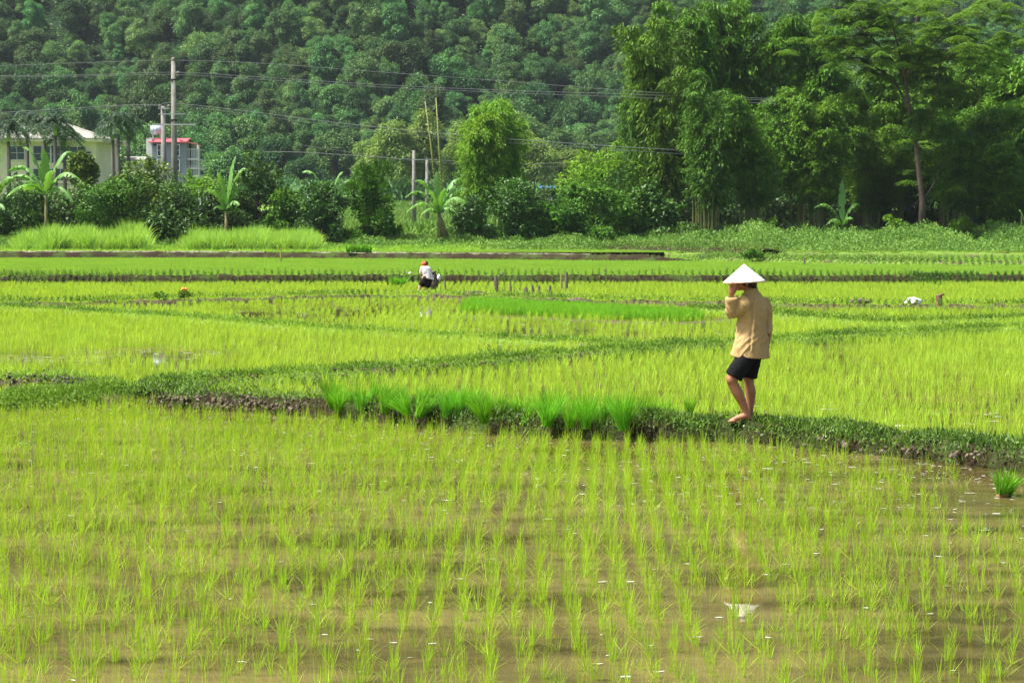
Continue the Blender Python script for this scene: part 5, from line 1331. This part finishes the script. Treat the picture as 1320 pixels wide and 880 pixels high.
    for k in range(15):
        f = k / 14; rr = R_ * f + .002; hs_.append((hc + apex * (1 - f) + Vector((0, 0, .0)), rr + (.003 if k % 2 else 0), rr + (.003 if k % 2 else 0), 0, -.0))
    tilt = .04
    V = []; Fc = []
    for (c_, rx, ry, _, _) in hs_:
        for k in range(seg):
            a = 2 * math.pi * k / seg; V.append(c_ + Vector((math.cos(a) * rx, math.sin(a) * ry, math.cos(a) * rx * tilt)))
    for i in range(14):
        for k in range(seg):
            k2 = (k + 1) % seg; Fc.append([i * seg + k, i * seg + k2, (i + 1) * seg + k2, (i + 1) * seg + k])
    n0 = len(V)
    for (c_, rx, ry, _, _) in hs_[::-1]:
        for k in range(seg):
            a = 2 * math.pi * k / seg; V.append(c_ + Vector((math.cos(a) * rx * .985, math.sin(a) * ry * .985, math.cos(a) * rx * tilt - .006)))
    for i in range(14):
        for k in range(seg):
            k2 = (k + 1) % seg; Fc.append([n0 + i * seg + k, n0 + i * seg + k2, n0 + (i + 1) * seg + k2, n0 + (i + 1) * seg + k])
    for k in range(seg):
        k2 = (k + 1) % seg; Fc.append([14 * seg + k, 14 * seg + k2, n0 + k2, n0 + k])
    m.add(V, Fc)
    hat = m.build('conical_hat', M['hat'], e, True)
    m = MB(); m.tube([hc + Vector((math.cos(a) * R_, math.sin(a) * R_, math.cos(a) * R_ * tilt - .003)) for a in np.linspace(0, 2 * math.pi, 49)], .0045, 6, False); m.build('hat_rim', M['hat_rim'], hat, True)
walking_person()
def stooping_person():
    base = at(550, 376, 0.0); base.z = 0; S = F / base.y
    def q(px, py, y=0.0): return Vector(((px - 550) / S, y, (376 - py) / S))
    e = empty('person', base, 0, 'person in white top and orange headscarf bending over in the distant paddy', 'person')
    b = MB()
    b.tube([q(549, 357, 0), q(544.5, 364, -.02), q(541.5, 370, 0), q(540, 378, .02)], [.11, .09, .062, .045], 12)
    b.tube([q(552, 357, 0), q(551, 365, 0), q(549.5, 371, 0), q(549.3, 378, 0)], [.11, .09, .062, .045], 12)
    for fx in (540, 549.3):
        b.tube([q(fx, 377.5, .04), q(fx - .5, 377.8, -.1)], [.04, .03], 8)
    b.rings([(q(551.5, 358), .15, .13, 0, 0), (q(550, 350), .15, .13, 0, 0), (q(548.2, 344.5), .17, .12, 0, 0), (q(547.8, 342.3), .08, .08, 0, 0)], 14)
    b.tube([q(548, 344, .0), q(548, 341, .04)], [.06, .06], 10); b.ball(q(548.2, 340.0, .06), .082, (.9, 1, 1.1), 14)
    b.ball(q(548.2, 340.3, .155), .022, (1, 1, 1), 8)
    for (sx, ex, hx, ez, hz_) in ((544.3, 542.9, 543.6, 352, 357), (552, 554, 552, 350, 356)):
        b.tube([q(sx, 344.5, .03), q(ex, ez, .12)], [.05, .042], 10); b.tube([q(ex, ez, .12), q(hx, hz_, .34)], [.042, .03], 10)
        b.ball(q(hx, hz_ + .5, .37), .04, (.9, 1.2, .6), 10)
        for k in range(5): b.tube([q(hx + (k - 2) * .5, hz_ + .7, .38), q(hx + (k - 2) * .6, hz_ + 2.0, .44), q(hx + (k - 2) * .55, hz_ + 2.8, .43)], [.013, .011, .009], 6)
    organic('body', b, .012, M['skin_light'], e, 3, None, .4)
    s = MB()
    s.rings([(q(553, 359.3), .175, .15, 0, -.22), (q(551.5, 355), .165, .15, 0, -.15), (q(549.8, 350), .165, .15, 0, 0), (q(548.4, 345.5), .18, .14, 0, 0), (q(548, 342.8), .10, .09, 0, 0)], 18)
    s.tube([q(545, 345, .02), q(543.2, 350, .08), q(543, 353, .13)], [.085, .068, .06], 12); s.tube([q(552, 345, .02), q(553.5, 350, .10), q(553.4, 352, .16)], [.08, .065, .06], 12)
    organic('shirt', s, .015, M['shirt_white'], e, 4, lambda c: .014 * noise.noise(Vector((c.x * 12, c.y * 12, c.z * 6))) + .008 * noise.noise(c * 25))
    t = MB(); t.rings([(q(551.5, 355), .165, .14, 0, 0), (q(551, 360), .18, .15, 0, 0)], 16)
    t.tube([q(549, 359, 0), q(545.5, 364, -.02), q(543, 368.3, 0)], [.13, .12, .10], 12); t.tube([q(553, 359, 0), q(551.8, 365, 0), q(550, 370.5, 0)], [.13, .12, .10], 12)
    organic('shorts', t, .015, M['shorts'], e, 4)
    h = MB(); h.ball(q(548.9, 339.8, .03), .09, (.9, 1, 1.0), 12); organic('hair', h, .012, M['hair'], e, 2)
    k = MB(); k.ball(q(547.0, 339.9, .0), .09, (1.05, 1.05, .92), 14); k.ball(q(545.4, 341, -.03), .05, (1.2, .7, .7), 8); organic('headscarf', k, .012, M['scarf'], e, 2, lambda c: .015 * noise.noise(c * 22))
stooping_person()
# things beside the worker
def q3(px, py): return at(px, py, 0)
p = at(556.5, 374, 0); p.y += .35
m = MB(); m.rings([(Vector((0, 0, 0)), .20, .16, 0, 0), (Vector((0, 0, .2)), .21, .17, 0, 0), (Vector((.01, 0, .45)), .17, .13, .2, 0), (Vector((.03, 0, .58)), .10, .07, .3, 0), (Vector((.03, 0, .62)), .13, .09, .3, 0)], 14)
m.V = [tuple(Vector(v) * (1 + .12 * noise.noise(Vector(v) * 7))) for v in m.V]
tag(m.build('sack', M['sack'], None, False, p), 'dark brown sack standing right behind the stooping worker', 'sack')
p = at(562.5, 373, 0); e = empty('post_with_bags', p, 0, 'short stake hung with black and white cloth beside the dark sack', 'stake')
m = MB(); m.tube([(0, 0, -.1), (0, 0, .52)], .03, 7); m.build('post', M['stake'], e)
m = MB(); m.ball((.08, -.03, .40), .09, (.8, .6, 1.1), 10); m.V = [tuple(Vector(v) * (1 + .2 * noise.noise(Vector(v) * 15))) for v in m.V]; m.build('white_cloth', M['plastic'], e, True)
m = MB(); m.ball((.02, -.02, .27), .09, (.7, .6, 1.3), 10); m.build('black_cloth', M['shorts'], e, True)
p = at(567, 375, 0)
# ------------------------------------------------------------------ haze
hx, hy0, hy1, hz0, hz1 = 640, -60, 1100, -2.2, 290
m = MB(); m.box(((0), (hy0 + hy1) / 2, (hz0 + hz1) / 2), (hx * 2, hy1 - hy0, hz1 - hz0))
hm = bpy.data.materials.new('haze'); hm.use_nodes = True; hn = hm.node_tree; hn.nodes.remove(hn.nodes['Principled BSDF'])
pv = hn.nodes.new('ShaderNodeVolumePrincipled'); pv.inputs['Color'].default_value = (.80, .90, 1, 1); pv.inputs['Density'].default_value = HAZE
pv.inputs['Anisotropy'].default_value = .0
hn.links.new(pv.outputs[0], hn.nodes['Material Output'].inputs['Volume'])
if HAZE > 0: tag(m.build('haze', hm), 'thin pale air haze over the valley', 'haze', kind='stuff')
